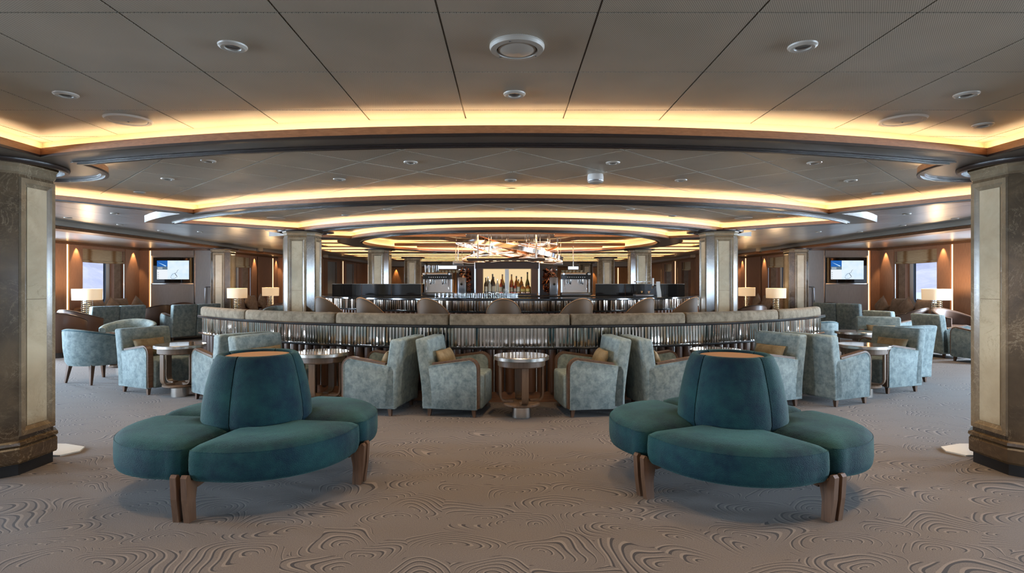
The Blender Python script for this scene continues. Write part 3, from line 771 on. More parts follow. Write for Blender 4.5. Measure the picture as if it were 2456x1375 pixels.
m = MB(); profseg(m, [(RB - .06, .625), (RB + .028, .625), (RB + .036, .635), (RB + .028, .650), (RB - .06, .650)], A0 - .3, A1 + .3); bput(m, 'lower_rail', M['granite'])
m = MB(); ringseg(m, RB - .035, RB - .06, A0, A1, .65, .875); bput(m, 'mirror_backing', M['mirror'])
# mirrored slats
sl_ = MB(); hw = .0175; sl_.loft([[(x, y, z) for x, y in ((-hw, .02), (-hw, -.004), (-hw * .6, -.012), (hw * .6, -.012), (hw, -.004), (hw, .02))] for z in (.652, .874)])
slm = sl_.mesh('mirror_slat', M['mirror'], 0)
n = int(R(A1 - A0) * RB / .043)
for i in range(n):
    t = A0 + .3 + (A1 - A0 - .6) * (i + .5) / n; p = pol(RB - .012, t)
    put('mirror_slat', slm, BQ, (p[0], p[1] - (CY - RB), 0), R(t) + random.uniform(-.16, .16))
# fluted dark base with pale metal strips between the flutes
fl_ = MB(); fl_.lathe([(.055, .12), (.055, .625)], 10, a0=math.pi, a1=2 * math.pi); flm = fl_.mesh('flute', M['leather'], 60)
st_ = MB(); st_.box(-.005, .005, -.012, .0, .12, .625); stm = st_.mesh('metal_strip', M['steel'], 0)
n = int(R(A1 - A0) * RB / .125)
for i in range(n):
    t = A0 + (A1 - A0) * (i + .5) / n; p = pol(RB - .055, t)
    put('flute', flm, BQ, (p[0], p[1] - (CY - RB), 0), R(t))
    if i % 2 == 0:
        t2 = A0 + (A1 - A0) * (i + 1) / n; p = pol(RB - .045, t2); put('metal_strip', stm, BQ, (p[0], p[1] - (CY - RB), 0), R(t2))
# back cushions, joints where the photograph shows them
def th_of(px):
    best = None
    for i in range(-500, 501):
        t = i * .1; x, y = pol(RB - .06, t); e = abs(VX + F * (x - CX) / y - px)
        if best is None or e < best[0]: best = (e, t)
    return best[1]
J = [440, 588, 805, 1077, 1368, 1645, 1866, 2010]
J = [th_of(q) for q in J]
for a, b in zip(J[:-1], J[1:]):
    g = .06; prof = [(RB - .05, .905), (RB - .045, .93), (RB - .05, 1.0), (RB - .065, 1.025), (RB - .10, 1.035), (RB - .17, 1.03), (RB - .20, 1.0), (RB - .21, .905)]
    m = MB(); nn = 10; rings = []
    for i in range(nn + 5):
        if i == 0: t, k = a + g, .55
        elif i == 1: t, k = a + g + .05, .9
        elif i >= nn + 3: t, k = (b - g - .05, .9) if i == nn + 3 else (b - g, .55)
        else: t, k = a + g + .15 + (b - a - 2 * g - .3) * (i - 2) / nn, 1.0
        cr, cz = RB - .125, .97
        rings.append([pol(cr + (r - cr) * k, t) + (cz + (z - cz) * k,) for r, z in prof])
    m.loft(rings); bput(m, 'back_cushion', M['taupe'], 45)
for a, b in zip(J[:-1], J[1:]):
    m = MB(); profseg(m, [(RB - .30, .20), (RB - .30, .44), (RB - .33, .46), (RB - .80, .46), (RB - .83, .43), (RB - .83, .20)], a + .1, b - .1); bput(m, 'seat_cushion', M['taupe'])
m = MB(); ringseg(m, RB - .30, RB - .78, A0, A1, 0, .2); bput(m, 'seat_base', M['wood_dark'])

# ================================================================== TABLES
def make_table():
    t = empty('side_table')
    m = MB(); m.lathe([(.0, .602), (.275, .602), (.29, .608), (.29, .640), (.283, .646)], 40); m.build('table_edge', M['steel'], t)
    m = MB(); m.lathe([(.284, .6455), (.0, .6465)], 40); m.build('table_top', M['mirror_top'], t)
    m = MB(); m.lathe([(.0, .535), (.235, .535), (.25, .545), (.25, .602), (.0, .602)], 36); m.build('apron', M['wood_table'], t)
    for k in range(4):
        A = Matrix.Rotation(k * math.pi / 2 + R(8), 4, 'Z'); w_ = .034; th = .018
        path = [(.225, .54), (.225, .24), (.218, .205), (.20, .18), (.17, .17), (.09, .17)]
        rings = []
        for i, (r, z) in enumerate(path):
            a = Vector(path[max(i - 1, 0)]); b = Vector(path[min(i + 1, len(path) - 1)]); d_ = (b - a).normalized(); nn = Vector((-d_.y, d_.x)) * th / 2
            rings.append([(r + nn.x, -w_, z + nn.y), (r + nn.x, w_, z + nn.y), (r - nn.x, w_, z - nn.y), (r - nn.x, -w_, z - nn.y)])
        m = MB(); m.loft(rings, M=A); m.build('leg', M['wood_table'], t, 40)
    m = MB(); m.lathe([(.0, .125), (.18, .125), (.195, .135), (.195, .150), (.18, .160), (.0, .160)], 36); m.build('base_plate', M['wood_table'], t)
    m = MB(); m.lathe([(.10, .0), (.10, .126)], 32); m.build('base_drum', M['steel'], t)
    return t
M['mirror_top'] = simple('polished_top', (.30, .24, .19), .06, .6)
TB = make_table()
TABLES = [(.10, 5.98, 'between the two centre armchairs'), (-2.10, 6.30, 'just behind the left ottoman backrest'), (-4.12, 7.08, 'between the armchairs on the far left of the banquette'),
          (2.34, 6.50, 'just behind the right ottoman backrest'), (4.36, 7.05, 'between the armchairs on the far right of the banquette'), (5.45, 9.0, 'past the right end of the banquette'), (-5.95, 8.75, 'behind the round-backed tub chair on the left')]
for i, (x, y, wh) in enumerate(TABLES):
    o = TB if i == 0 else copy_tree(TB)
    o.location = (x, y, 0); o.rotation_euler = (0, 0, math.atan2(x, CY - y))
    tag(o, 'round side table with steel rim ' + wh, 'table', 'round side tables')

# ================================================================== ARMCHAIRS
def make_armchair(W=.72, fabric='aqua', split=False, name='armchair'):
    c = empty(name); hw = W / 2
    seat = MB()
    seat.rbox(-hw + .085, hw - .085, -.24, .335, .085, .455, .028, 3, fn=lambda p: (p[0], p[1], p[2] + (.018 * (1 - (p[0] / hw) ** 2) * (1 - ((p[1] - .05) / .35) ** 2) if p[2] > .44 else 0)))
    seat.build('seat', M[fabric], c, 50)
    def lean(p): return (p[0], p[1] - .085 * (max(p[2] - .25, 0) / .6) ** 1.1, p[2])
    segs = [(-hw + .005, hw - .005)] if not split else [(-hw + .005, -.004), (.004, hw - .005)]
    for a, b in segs:
        bk = MB()
        bm = bmesh.new(); bmesh.ops.create_cube(bm, size=1)
        for q in bm.verts: q.co = Vector((a + (q.co.x + .5) * (b - a), -.355 + (q.co.y + .5) * .15, .085 + (q.co.z + .5) * .765))
        bmesh.ops.subdivide_edges(bm, edges=[e for e in bm.edges if abs((e.verts[0].co - e.verts[1].co).normalized().z) > .9], cuts=5)
        bmesh.ops.bevel(bm, geom=[e for e in bm.edges if e.is_boundary or e.calc_face_angle(0) > 1], offset=.03, segments=3, profile=.5, affect='EDGES')
        for i, q in enumerate(bm.verts): q.index = i
        bk.add([lean(tuple(q.co)) for q in bm.verts], [tuple(q.index for q in f.verts) for f in bm.faces]); bm.free()
        bk.build('backrest', M[fabric], c, 50)
    # side profile (y, z): rises to the front, rolls over and runs down
    top = [(-.23, .565), (.0, .598), (.17, .622)] + [(.19 + .095 * math.sin(R(a)), .531 + .095 * math.cos(R(a))) for a in (5, 20, 38, 56, 74, 90)]
    prof = [(-.345, .085), (-.345, .50), (-.32, .552)] + top + [(.285, .085)]
    for s in (-1, 1):
        xo, xi = s * (hw - .005), s * (hw - .085)
        a = MB(); e = .010
        cx_ = sum(p[0] for p in prof) / len(prof); cz_ = sum(p[1] for p in prof) / len(prof)
        def ins(k): return [(cx_ + (y - cx_) * k, cz_ + (z - cz_) * k) for y, z in prof]
        rings = [[(xo - s * .0, y, z) for y, z in ins(.97)], [(xo - s * e, y, z) for y, z in prof], [(xi + s * e, y, z) for y, z in prof], [(xi, y, z) for y, z in ins(.97)]]
        if s > 0: rings = rings[::-1]
        a.loft(rings); a.build('arm', M[fabric], c, 40)
        t = MB(); path = top + [(.285, .45), (.285, .30), (.285, .10)]; rings = []
        for i, (y, z) in enumerate(path):
            p0 = Vector(path[max(i - 1, 0)]); p1 = Vector(path[min(i + 1, len(path) - 1)]); d_ = (p1 - p0).normalized(); nn = Vector((-d_.y, d_.x))
            wd = .036 if 0 < i < len(path) - 1 else .030; xm = (xo + xi) / 2
            rings.append([(xm - wd, y + nn.x * .001, z + nn.y * .001), (xm + wd, y + nn.x * .001, z + nn.y * .001), (xm + wd, y + nn.x * .024, z + nn.y * .024), (xm - wd, y + nn.x * .024, z + nn.y * .024)])
        t.loft(rings); tr = t.build('arm_trim', M['trim_wood'], c, 40)
        p_ = MB(); p_.tube([(xo + s * .001, y, z - .004) if i < 3 else (xo + s * .001, y - .004, z) for i, (y, z) in enumerate(path)], .0045, 5); p_.build('piping', M[fabric], tr)
    for sx in (-1, 1):
        for sy in (-1, 1):
            l = MB(); x, y = sx * (hw - .06), (.24 if sy > 0 else -.27)
            l.loft([[(x + u * .015 + sx * .006, y + v * .015 + sy * .008, 0) for u, v in ((-1, -1), (1, -1), (1, 1), (-1, 1))], [(x + u * .024, y + v * .024, .09) for u, v in ((-1, -1), (1, -1), (1, 1), (-1, 1))]])
            l.build('leg', M['wood_leg'], c, 0)
    return c
def make_pillow(w_=.42, h_=.235, t_=.12, mat='gold'):
    m = MB(); n = 12; rings = []
    import itertools
    V_ = []; F_ = []
    for side in (1, -1):
        base = len(V_)
        for j in range(n + 1):
            for i in range(n + 1):
                u, v = -1 + 2 * i / n, -1 + 2 * j / n
                b = (max(0, 1 - abs(u) ** 2.6) * max(0, 1 - abs(v) ** 2.6)) ** .55
                k = 1 - .05 * (1 - abs(u) ** 2) * abs(v) ** 4; k2 = 1 - .05 * (1 - abs(v) ** 2) * abs(u) ** 4
                V_.append((u * w_ / 2 * k2, side * t_ / 2 * b, v * h_ / 2 * k))
        for j in range(n):
            for i in range(n):
                q = (base + j * (n + 1) + i, base + j * (n + 1) + i + 1, base + (j + 1) * (n + 1) + i + 1, base + (j + 1) * (n + 1) + i)
                F_.append(q if side < 0 else q[::-1])
    m.add(V_, F_); me = m.mesh('lumbar_pillow', M[mat], 80)
    bm = bmesh.new(); bm.from_mesh(me); bmesh.ops.remove_doubles(bm, verts=bm.verts, dist=1e-4); bm.to_mesh(me); bm.free(); return me
AC = make_armchair(); ACD = None; PIL = make_pillow()
def face(dx, dy): return math.atan2(dy, dx) - math.pi / 2      # the chair's front is its local +y
used = [False]
def chair(x, y, rz, label, pillow=None, src=None, scale=None):
    if src is None:
        o = AC if not used[0] else copy_tree(AC); used[0] = True
    else: o = src
    o.location = (x, y, 0); o.rotation_euler = (0, 0, rz)
    o.scale = (.93, .93, .955)
    tag(o, label, 'armchair', 'pale aqua armchairs')
    if pillow:
        p = put('lumbar_pillow', PIL, None, (0, 0, 0))
        loc = Matrix.Translation((x, y, 0)) @ Matrix.Rotation(rz, 4, 'Z') @ Vector((random.uniform(-.04, .04), -.150, .565))
        p.location = loc; p.rotation_euler = (R(22), 0, rz + random.uniform(-.1, .1)); p.rotation_mode = 'XYZ'
        tag(p, pillow, 'cushion', 'gold lumbar pillows')
    return o
def tang(x, y):
    th = math.atan2(x, CY - y); return math.cos(th), math.sin(th)      # direction to the right along the ring
for (x, y, fx, fy, lab, pl_) in (
        (-.57, 6.26, .985, -.17, 'aqua armchair left of the centre round table, side on, facing right', 'gold lumbar pillow in the armchair left of the centre table'),
        (.82, 6.26, -.99, -.136, 'aqua armchair right of the centre round table, side on, facing left', 'gold lumbar pillow in the armchair right of the centre table'),
        (-1.47, 6.34, -.975, .22, 'aqua armchair right of the left ottoman, its shaded back towards the centre', 'gold pillow in the armchair right of the left ottoman'),
        (-2.66, 6.46, .917, -.40, 'aqua armchair directly behind the left ottoman backrest, facing right', 'gold lumbar pillow seen above the left ottoman backrest'),
        (-3.45, 6.98, -.80, .60, 'aqua armchair left of the left ottoman backrest, turned to the far left table', None),
        (-4.64, 7.50, .90, -.43, 'aqua armchair at the far left table, facing the viewer', 'gold lumbar pillow in the armchair at the far left table'),
        (1.70, 6.34, .99, .14, 'aqua armchair left of the right ottoman, its back towards the centre', 'gold pillow in the armchair left of the right ottoman'),
        (2.90, 6.68, -.93, -.36, 'aqua armchair directly behind the right ottoman backrest, facing left', 'gold lumbar pillow seen above the right ottoman backrest'),
        (3.80, 6.82, .915, .40, 'aqua armchair right of the right ottoman, its back to the viewer', None),
        (4.90, 7.56, -.947, -.32, 'aqua armchair at the far right table, facing left', 'gold lumbar pillow in the armchair at the far right table')):
    chair(x, y, face(fx, fy), lab, pl_)
# deeper ring of seats near the windows
chair(5.52, 8.22, face(-.35, .94), 'deep blue-green armchair back seen behind the far right table')
chair(at(2112, 9.75), 9.75, face(-.45, -.9), 'aqua armchair with striped pillow beyond the right end of the banquette', 'striped pillow in the armchair past the right end of the banquette')
chair(at(2262, 10.95), 10.95, face(1, .12), 'aqua armchair standing alone on the open carpet at right, facing the windows')
chair(at(2352, 10.1), 10.1, face(-.2, 1), 'aqua armchair half hidden by the right front column')
chair(at(2135, 12.3), 12.3, face(.96, .3), 'aqua armchair in front of the brown sofa on the right')
LV = make_armchair(1.16, 'aqua', True, 'loveseat')
for i, (px, d, fx, fy, lab) in enumerate(((265, 13.3, -.80, .45, 'two-seat aqua loveseat with split back near the left windows'), (455, 14.4, -.75, .55, 'two-seat aqua loveseat in front of the left wall screen'), (2022, 15.0, .75, .55, 'two-seat aqua loveseat in front of the right wall screen'))):
    o = LV if i == 0 else copy_tree(LV)
    o.location = (at(px, d), d, 0); o.rotation_euler = (0, 0, face(fx, fy)); o.scale = (1, 1, 1.04)
    tag(o, lab, 'loveseat', 'aqua loveseats')

# ================================================================== TUB CHAIRS
def make_tub(fabric, piping, name='tub_chair', legs=True, zb=.775, za=.66, leg_h=.25):
    c = empty(name); n = 28; rings = []; pip = []
    for i in range(n + 1):
        ph = R(-118 + 236 * i / n); k = (math.cos(ph) + .47) / 1.47
        zt = za + (zb - za) * max(0, k) ** 1.3
        bx, by = math.sin(ph), -math.cos(ph)
        def P(r, z): return (bx * r * 1.03, by * r, z)
        rings.append([P(.325, leg_h + .01), P(.352, leg_h + .06), P(.375, .5), P(.382, zt - .04), P(.372, zt - .008), P(.345, zt), P(.315, zt - .012), P(.300, zt - .05), P(.285, leg_h + .05)])
        pip.append(P(.378, zt - .02))
    m = MB(); m.loft(rings); m.build('shell', M[fabric], c, 50)
    m = MB(); m.tube(pip, .007, 6); m.build('piping', M[piping], c)
    m = MB(); m.lathe([(.0, leg_h + .01), (.30, leg_h + .01), (.325, leg_h + .05), (.325, .40), (.30, .445), (.20, .462), (.0, .467)], 32); m.build('seat', M[fabric], c, 50)
    if not legs:
        m = MB(); m.lathe([(0, 0), (.29, 0), (.29, leg_h + .02), (0, leg_h + .02)], 28); m.build('plinth', M['wood_dark'], c)
    if legs:
        for sx in (-1, 1):
            for sy in (-1, 1):
                l = MB(); x, y = sx * .215, sy * .215
                l.loft([[(x + u * .013 + sx * .035, y + v * .013 + sy * .035, 0) for u, v in ((-1, -1), (1, -1), (1, 1), (-1, 1))], [(x + u * .026, y + v * .026, leg_h + .03) for u, v in ((-1, -1), (1, -1), (1, 1), (-1, 1))]])
                l.build('leg', M['wood_leg'], c, 0)
    return c
TA = make_tub('aqua', 'aqua_deep')
def tub(src, firstflag, x, y, rz, lab, grp, scale=(1, 1, 1)):
    o = src if not firstflag else copy_tree(src)
    o.location = (x, y, 0); o.rotation_euler = (0, 0, rz); o.scale = scale
    return tag(o, lab, 'tub chair', grp)
tub(TA, 0, at(234, 8.15), 8.15, face(.35, .93), 'aqua tub chair with round back turned to the viewer at far left', 'aqua tub chairs', (1.05, 1.05, 1))
tub(TA, 1, at(308, 9.75), 9.75, face(.25, -.95), 'aqua tub chair facing the viewer behind the far left table', 'aqua tub chairs', (1.05, 1.05, 1))
tub(TA, 1, 5.2, 9.80, face(-.2, .95), 'aqua tub chair tucked behind the right end of the banquette', 'aqua tub chairs')
tub(TA, 1, at(620, 12.4), 12.4, face(-.3, .95), 'aqua tub chair behind the left run of the banquette, by a lamp', 'aqua tub chairs', (1, 1, 1.08))
tub(TA, 1, at(672, 13.4), 13.4, face(.4, -.9), 'aqua tub chair beside the left column behind the banquette', 'aqua tub chairs', (1, 1, 1.12))
TL = make_tub('leather', 'wood_dark', 'leather_tub_chair', False, .80, .62, .08)
for i, (px, d, fx, fy, lab) in enumerate(((370, 14.7, -.9, .4, 'brown leather tub chair in front of the left wall screen'), (196, 12.1, .3, .95, 'brown leather tub chair below the left window lamp'), (145, 10.9, -.3, .95, 'dark leather tub chair half hidden by the left front column'), (430, 15.9, .2, -1, 'brown leather tub chair under the left wall screen'), (665, 15.6, -.2, -1, 'brown leather tub chair beside the lamp left of the column'),
                                          (2175, 13.0, -.6, .8, 'brown leather tub chair in front of the right sofa'), (1998, 15.9, -.3, -1, 'brown leather tub chair under the right wall screen'), (1797, 14.8, -.2, .95, 'brown leather tub chair beside the right column behind the banquette'), (2290, 12.3, .3, -1, 'brown leather tub chair below the right window lamp'))):
    tub(TL, i, at(px, d), d, face(fx, fy), lab, 'brown leather tub chairs', (1.08, 1.08, 1.08))

TN = make_tub('navy', 'navy', 'navy_chair', False, .985, .80, .08)
for i, (px, d, lab) in enumerate(((816, 8.5, 'navy chair top showing beside the second bar stool from the left'), (1063, 7.95, 'navy chair top showing beside the third bar stool from the left'), (1357, 7.95, 'navy chair top showing beside the fifth bar stool from the left'), (1632, 8.5, 'navy chair top showing beside the last bar stool on the right'))):
    tub(TN, i, at(px, d), d, face(-at(px, d) * .2, 1), lab, 'navy chairs inside the banquette', (.62, .62, 1))
# ================================================================== SOFAS, CUSHIONS, LAMPS BY THE WINDOWS
def make_sofa():
    c = empty('sofa')
    m = MB(); m.rbox(-1.0, 1.0, -.10, .42, .08, .30, .03, 2); m.build('base', M['leather'], c)
    for a in (-.98, .01):
        m = MB(); m.rbox(a, a + .97, -.12, .44, .30, .45, .045, 3); m.build('seat', M['leather'], c)
    m = MB(); m.rbox(-1.0, 1.0, -.38, -.16, .08, .80, .05, 3); m.build('backrest', M['leather'], c)
    for s in (-1, 1):
        m = MB(); m.rbox(min(s * 1.0, s * 1.13), max(s * 1.0, s * 1.13), -.38, .42, .08, .62, .04, 3); m.build('arm', M['leather'], c)
    return c
SF = make_sofa(); CUSH = make_pillow(.56, .56, .17, 'linen')
spots = [(-1, WALL1 - .42, 14.9, 'left window bay'), (1, WALL1 - .42, 14.9, 'right window bay'), (-1, WALL2 - .42, 18.7, 'left bay past the pillar'), (1, WALL2 - .42, 18.7, 'right bay past the pillar')]
for i, (s, x, y, wh) in enumerate(spots):
    o = SF if i == 0 else copy_tree(SF)
    o.location = (s * x, y, 0); o.rotation_euler = (0, 0, face(-s, 0)); tag(o, 'brown leather sofa below the window in the ' + wh, 'sofa', 'leather sofas')
    for j, (u, tilt, hgt, wd) in enumerate(((-.70, 0, .735, 'nearest the viewer'), (-.26, 45, .775, 'set on its corner near the viewer'), (.22, 0, .735, 'in the middle of the sofa'), (.72, 45, .775, 'set on its corner by the far arm'))):
        p = put('scatter_cushion', CUSH, None); p.location = (s * (x - (.0 if not tilt else .10)), y + u, hgt); p.rotation_mode = 'XYZ'
        if tilt: p.scale = (.78, .9, .78)
        mt = Matrix.Rotation(face(-s, 0), 4, 'Z') @ Matrix.Rotation(R(12), 4, 'X') @ Matrix.Rotation(R(tilt), 4, 'Y')
        p.rotation_euler = mt.to_euler(); tag(p, 'taupe cushion %s, %s sofa' % (wd, wh), 'cushion', 'taupe scatter cushions')
def make_lamp():
    l = empty('table_lamp')
    m = MB(); m.lathe([(.245, .40), (.25, .66)], 40); m.lathe([(.247, .66), (.242, .40)], 40); m.build('lamp_shade', M['shade'], l)
    m = MB(); m.lathe([(0, .40), (.243, .401)], 40); m.build('diffuser', M['shade'], l)
    for k in range(8):
        m = MB(); m.lathe([(.075, .04 + k * .045), (.10, .04 + k * .045), (.10, .055 + k * .045), (.075, .055 + k * .045), (.075, .04 + k * .045)], 20); m.build('glass_ring', M['gold_rod'], l)
    for k in range(4):
        a = k * math.pi / 2 + .5; m = MB(); m.cyl(.007, .0, .41, 8, (.088 * math.cos(a), .088 * math.sin(a))); m.build('rod', M['chrome'], l)
    m = MB(); m.lathe([(0, 0), (.12, 0), (.12, .02), (.0, .022)], 24); m.build('base', M['chrome'], l)
    bl = bpy.data.lights.new('lamp_glow', 'POINT'); bl.energy = 9; bl.color = (1, .66, .34); bl.shadow_soft_size = .1
    b = bpy.data.objects.new('lamp_glow', bl); link(b, l); b.location = (0, 0, .74); KIDS.setdefault(l.name, []).append(b)
    return l
LP = make_lamp()
ST = empty('lamp_table'); m = MB(); m.lathe([(0, .57), (.33, .57), (.34, .58), (.34, .60), (.33, .61), (0, .61)], 32); m.build('table_top', M['wood_dark'], ST)
m = MB(); m.cyl(.05, .03, .57, 16); m.build('stem', M['wood_dark'], ST); m = MB(); m.lathe([(0, 0), (.2, 0), (.2, .02), (.05, .04)], 24); m.build('base', M['steel'], ST)
for i, (px, d, wh) in enumerate(((209, 13.35, 'by the left window, nearest'), (569, 15.1, 'just right of the left pillar'), (649, 17.8, 'left of the column behind the banquette'), (2247, 13.35, 'by the right window, nearest'), (1861, 15.1, 'just left of the right pillar'), (1791, 17.6, 'right of the column behind the banquette'), (786, 27.2, 'far away at the left end of the bar'), (1652, 27.2, 'far away at the right end of the bar'))):
    o = LP if i == 0 else copy_tree(LP); t = ST if i == 0 else copy_tree(ST)
    x = at(px, d); t.location = (x, d, 0); o.location = (x, d, .61); o.scale = (1.2, 1.2, 1) if d < 14 else (1, 1, 1)
    tag(o, 'lit cylinder-shade table lamp ' + wh, 'lamp', 'table lamps'); tag(t, 'dark round lamp table under the lamp ' + wh, 'table', 'lamp tables')
# ================================================================== THE BAR
RR = 4.24; ZB = 1.162
BAR = empty('bar_counter', (0, CY - RR, 0), 0, 'round bar counter with black granite top and mirrored slats', 'bar')
def barput(mb, name, mat, smooth=30):
    o = mb.build(name, mat, BAR, smooth); o.location = (0, -(CY - RR), 0); return o
BA = 118
m = MB(); profseg(m, [(RR - .62, ZB - .04), (RR - .01, ZB - .04), (RR, ZB - .03), (RR, ZB - .008), (RR - .01, ZB), (RR - .62, ZB)], -BA, BA, 2); barput(m, 'counter_top', M['granite'])
m = MB(); ringseg(m, RR - .17, RR - .45, -BA, BA, 0, ZB - .04, 2); barput(m, 'frame', M['wood_dark'])
m = MB(); ringseg(m, RR - .13, RR - .18, -BA, BA, .955, ZB - .04, 2); barput(m, 'mirror_backing', M['mirror'])
m = MB(); ringseg(m, RR - .09, RR - .18, -BA, BA, .930, .956, 2); barput(m, 'lower_rail', M['granite'])
s_ = MB(); hw = .0165; s_.loft([[(x, y, z) for x, y in ((-hw, .02), (-hw, -.004), (-hw * .6, -.012), (hw * .6, -.012), (hw, -.004), (hw, .02))] for z in (.957, ZB - .041)])
bm_ = s_.mesh('mirror_slat', M['mirror'], 0); n = int(2 * R(88) * RR / .046)
for i in range(n):
    t = -88 + 176 * (i + .5) / n; p = pol(RR - .115, t); put('mirror_slat', bm_, BAR, (p[0], p[1] - (CY - RR), 0), R(t) + random.uniform(-.2, .2))
f_ = MB(); f_.lathe([(.05, .12), (.05, .93)], 10, a0=math.pi, a1=2 * math.pi); fm = f_.mesh('leather_flute', M['leather_rust'], 60); n = int(2 * R(88) * RR / .105)
for i in range(n):
    t = -88 + 176 * (i + .5) / n; p = pol(RR - .165, t); put('leather_flute', fm, BAR, (p[0], p[1] - (CY - RR), 0), R(t))
m = MB(); m.tube([pol(RR + .02, t) + (.22,) for t in range(-86, 87, 2)], .02, 8); barput(m, 'foot_rail', M['steel'])
# back-bar worktop standing inside the ring
m = MB(); m.box(-2.75, 2.75, 11.15, 12.35, .0, ZB - .04); wk = tag(m.build('back_bar_cabinet', M['wood_dark'], None, 0), 'low dark back-bar cabinet behind the counter', 'cabinet')
m = MB(); m.rbox(-2.8, 2.8, 10.9, 12.4, ZB - .04, ZB, .008, 2); m.build('worktop', M['granite'], wk)
# black glass screens on the counter's inner side
for s, nm, a, b in ((-1, 'left', 797, 1010), (1, 'right', 1428, 1642)):
    dz = 11.0; x0, x1 = at(a, dz), at(b, dz)
    g = empty('glass_screen', ((x0 + x1) / 2, dz, ZB), 0, 'long low black glass screen behind the %s half of the bar' % nm, 'screen')
    nP = 3; w_ = (x1 - x0) / nP; hz_ = 1.392 - ZB
    for k in range(nP):
        m = MB(); m.box(-(x1 - x0) / 2 + k * w_ + .003, -(x1 - x0) / 2 + (k + 1) * w_ - .003, -.012, .012, .0, hz_ - .006); m.build('glass_panel', M['black_glass'], g, 0)
    m = MB(); m.box(-(x1 - x0) / 2, (x1 - x0) / 2, -.014, .014, hz_ - .006, hz_); m.build('top_rail', M['steel'], g, 0)
# bottle cabinet
DT = 11.55; X0, X1 = at(1146, DT), at(1286, DT); XM = (X0 + X1) / 2
cab = empty('bottle_cabinet', (XM, DT, ZB), 0, 'lit bottle cabinet at the centre of the bar', 'cabinet')
hw = (X1 - X0) / 2; zt = .605
def cput(mb, name, mat, smooth=0): return mb.build(name, mat, cab, smooth)
glowm = emit('cabinet_glow', (1.0, .74, .40), .36)
m = MB(); m.box(-hw, hw, .30, .33, 0, zt); cput(m, 'glowing_back', glowm)
m = MB(); m.box(-hw - .02, hw + .02, -.03, .33, 0, .035); cput(m, 'shelf', M['wood_dark'])
for a, b in ((-hw - .03, -hw + .10), (hw - .10, hw + .03)):
    m = MB(); m.box(a, b, 0, .33, .035, zt); cput(m, 'side_panel', M['leather'])
m = MB(); m.box(-.04, .04, -.02, .02, .035, zt - .08); cput(m, 'centre_post', M['chrome'])
m = MB(); m.box(-hw - .05, hw + .05, -.06, .36, zt - .07, zt + .06); cput(m, 'header', M['wood_dark'])
for a in (-hw + .14, hw - .5):
    m = MB(); m.tube([(-hw + .1, .0, .07), (hw - .1, .0, .07)], .005, 6); cput(m, 'rail', M['chrome'])
for s in (-1, 1):
    m = MB(); m.box(min(s * (hw + .04), s * (hw + .07)), max(s * (hw + .04), s * (hw + .07)), -.03, .33, 0, zt + .06); cput(m, 'chrome_jamb', M['chrome'])
# copper mosaic towers either side
for s, nm in ((-1, 'left'), (1, 'right')):
    t = empty('mosaic_tower', (XM + s * (hw + .08), DT + .1, ZB), 0, 'shard-like copper mosaic tower %s of the bottle cabinet' % nm, 'mosaic wall')
    shard = random.Random(3 + s)
    m = MB(); m.box(min(0, s * .36), max(0, s * .36), .02, .34, 0, .60); m.build('core', M['wood_dark'], t, 0)
    for k in range(130):
        x = s * shard.uniform(.08, .29); z = shard.uniform(.08, .54); r_ = shard.uniform(.022, .05); a = shard.uniform(0, 6.28)
        pts = [(x + r_ * q * math.cos(a + g), shard.uniform(-.015, .02), z + r_ * q * math.sin(a + g)) for g, q in ((0, 1.5), (1.9, .6), (3.3, 1.3), (5.0, .5))]
        m2 = MB(); m2.add(pts, [(0, 1, 2), (0, 2, 3)]); m2.build('shard', M['mosaic'] if k % 9 else M['copper'], t, 0)
# bright information panels and ceiling-hung canopy over the back bar
m = MB(); m.box(at(1128, 12.4), at(1300, 12.4), 11.35, 11.80, 1.86, 1.90)
can = tag(m.build('bar_canopy', M['wood_dark'], None, 0), 'dark canopy hanging over the bottle cabinet', 'canopy')
CL = emit('canopy_glow', (1, .75, .45), 1.0)
for k in range(6):
    m = MB(); x = at(1170 + k * 18, 12.0); m.lathe([(0, 1.855), (.035, 1.855), (.035, 1.859)], 12, (x, 11.5, 0)); m.build('canopy_light', CL, can)
for sx in (-1, 1):
    m = MB(); m.cyl(.02, 1.9, 2.50, 10, (XM + sx * .6, 11.7)); m.build('hanger', M['chrome'], can)
for nm, a, b, y0, y1 in (('left', 1050, 1136, 637, 646), ('right', 1362, 1388, 639, 647)):
    d_ = 14.6; z0, z1 = H - (y1 - HZ) * d_ / F, H - (y0 - HZ) * d_ / F
    sg = empty('light_panel', ((at(a, d_) + at(b, d_)) / 2, d_, z0), 0, 'pale blue glowing panel above the %s coffee machine' % nm, 'panel')
    hw2 = (at(b, d_) - at(a, d_)) / 2
    m = MB(); m.box(-hw2, hw2, 0, .04, 0, z1 - z0); m.build('frame', M['grey_metal'], sg, 0)
    m = MB(); m.box(-hw2 + .01, hw2 - .01, -.004, 0, .008, z1 - z0 - .008); m.build('lit_face', emit('panel_glow_' + nm, (.62, .78, .95), .75), sg, 0)
    m = MB(); m.cyl(.012, z1 - z0, 2.52 - z0, 8, (0, .02)); m.build('hanger', M['chrome'], sg)
for nm, a, b, y0, y1 in (('left', 1086, 1110, 626, 636), ('right', 1328, 1350, 628, 636)):
    d_ = 13.6; z0, z1 = H - (y1 - HZ) * d_ / F, H - (y0 - HZ) * d_ / F
    m = MB(); m.rbox(at(a, d_), at(b, d_), d_, d_ + .22, z0, z1, .01, 2); q = tag(m.build('ceiling_speaker_box', M['grey_metal'], None), 'dark box speaker hung above the %s of the bar' % nm, 'speaker')
    m = MB(); m.cyl(.012, z1, 2.5, 8, ((at(a, d_) + at(b, d_)) / 2, d_ + .1)); m.build('hanger', M['chrome'], q)
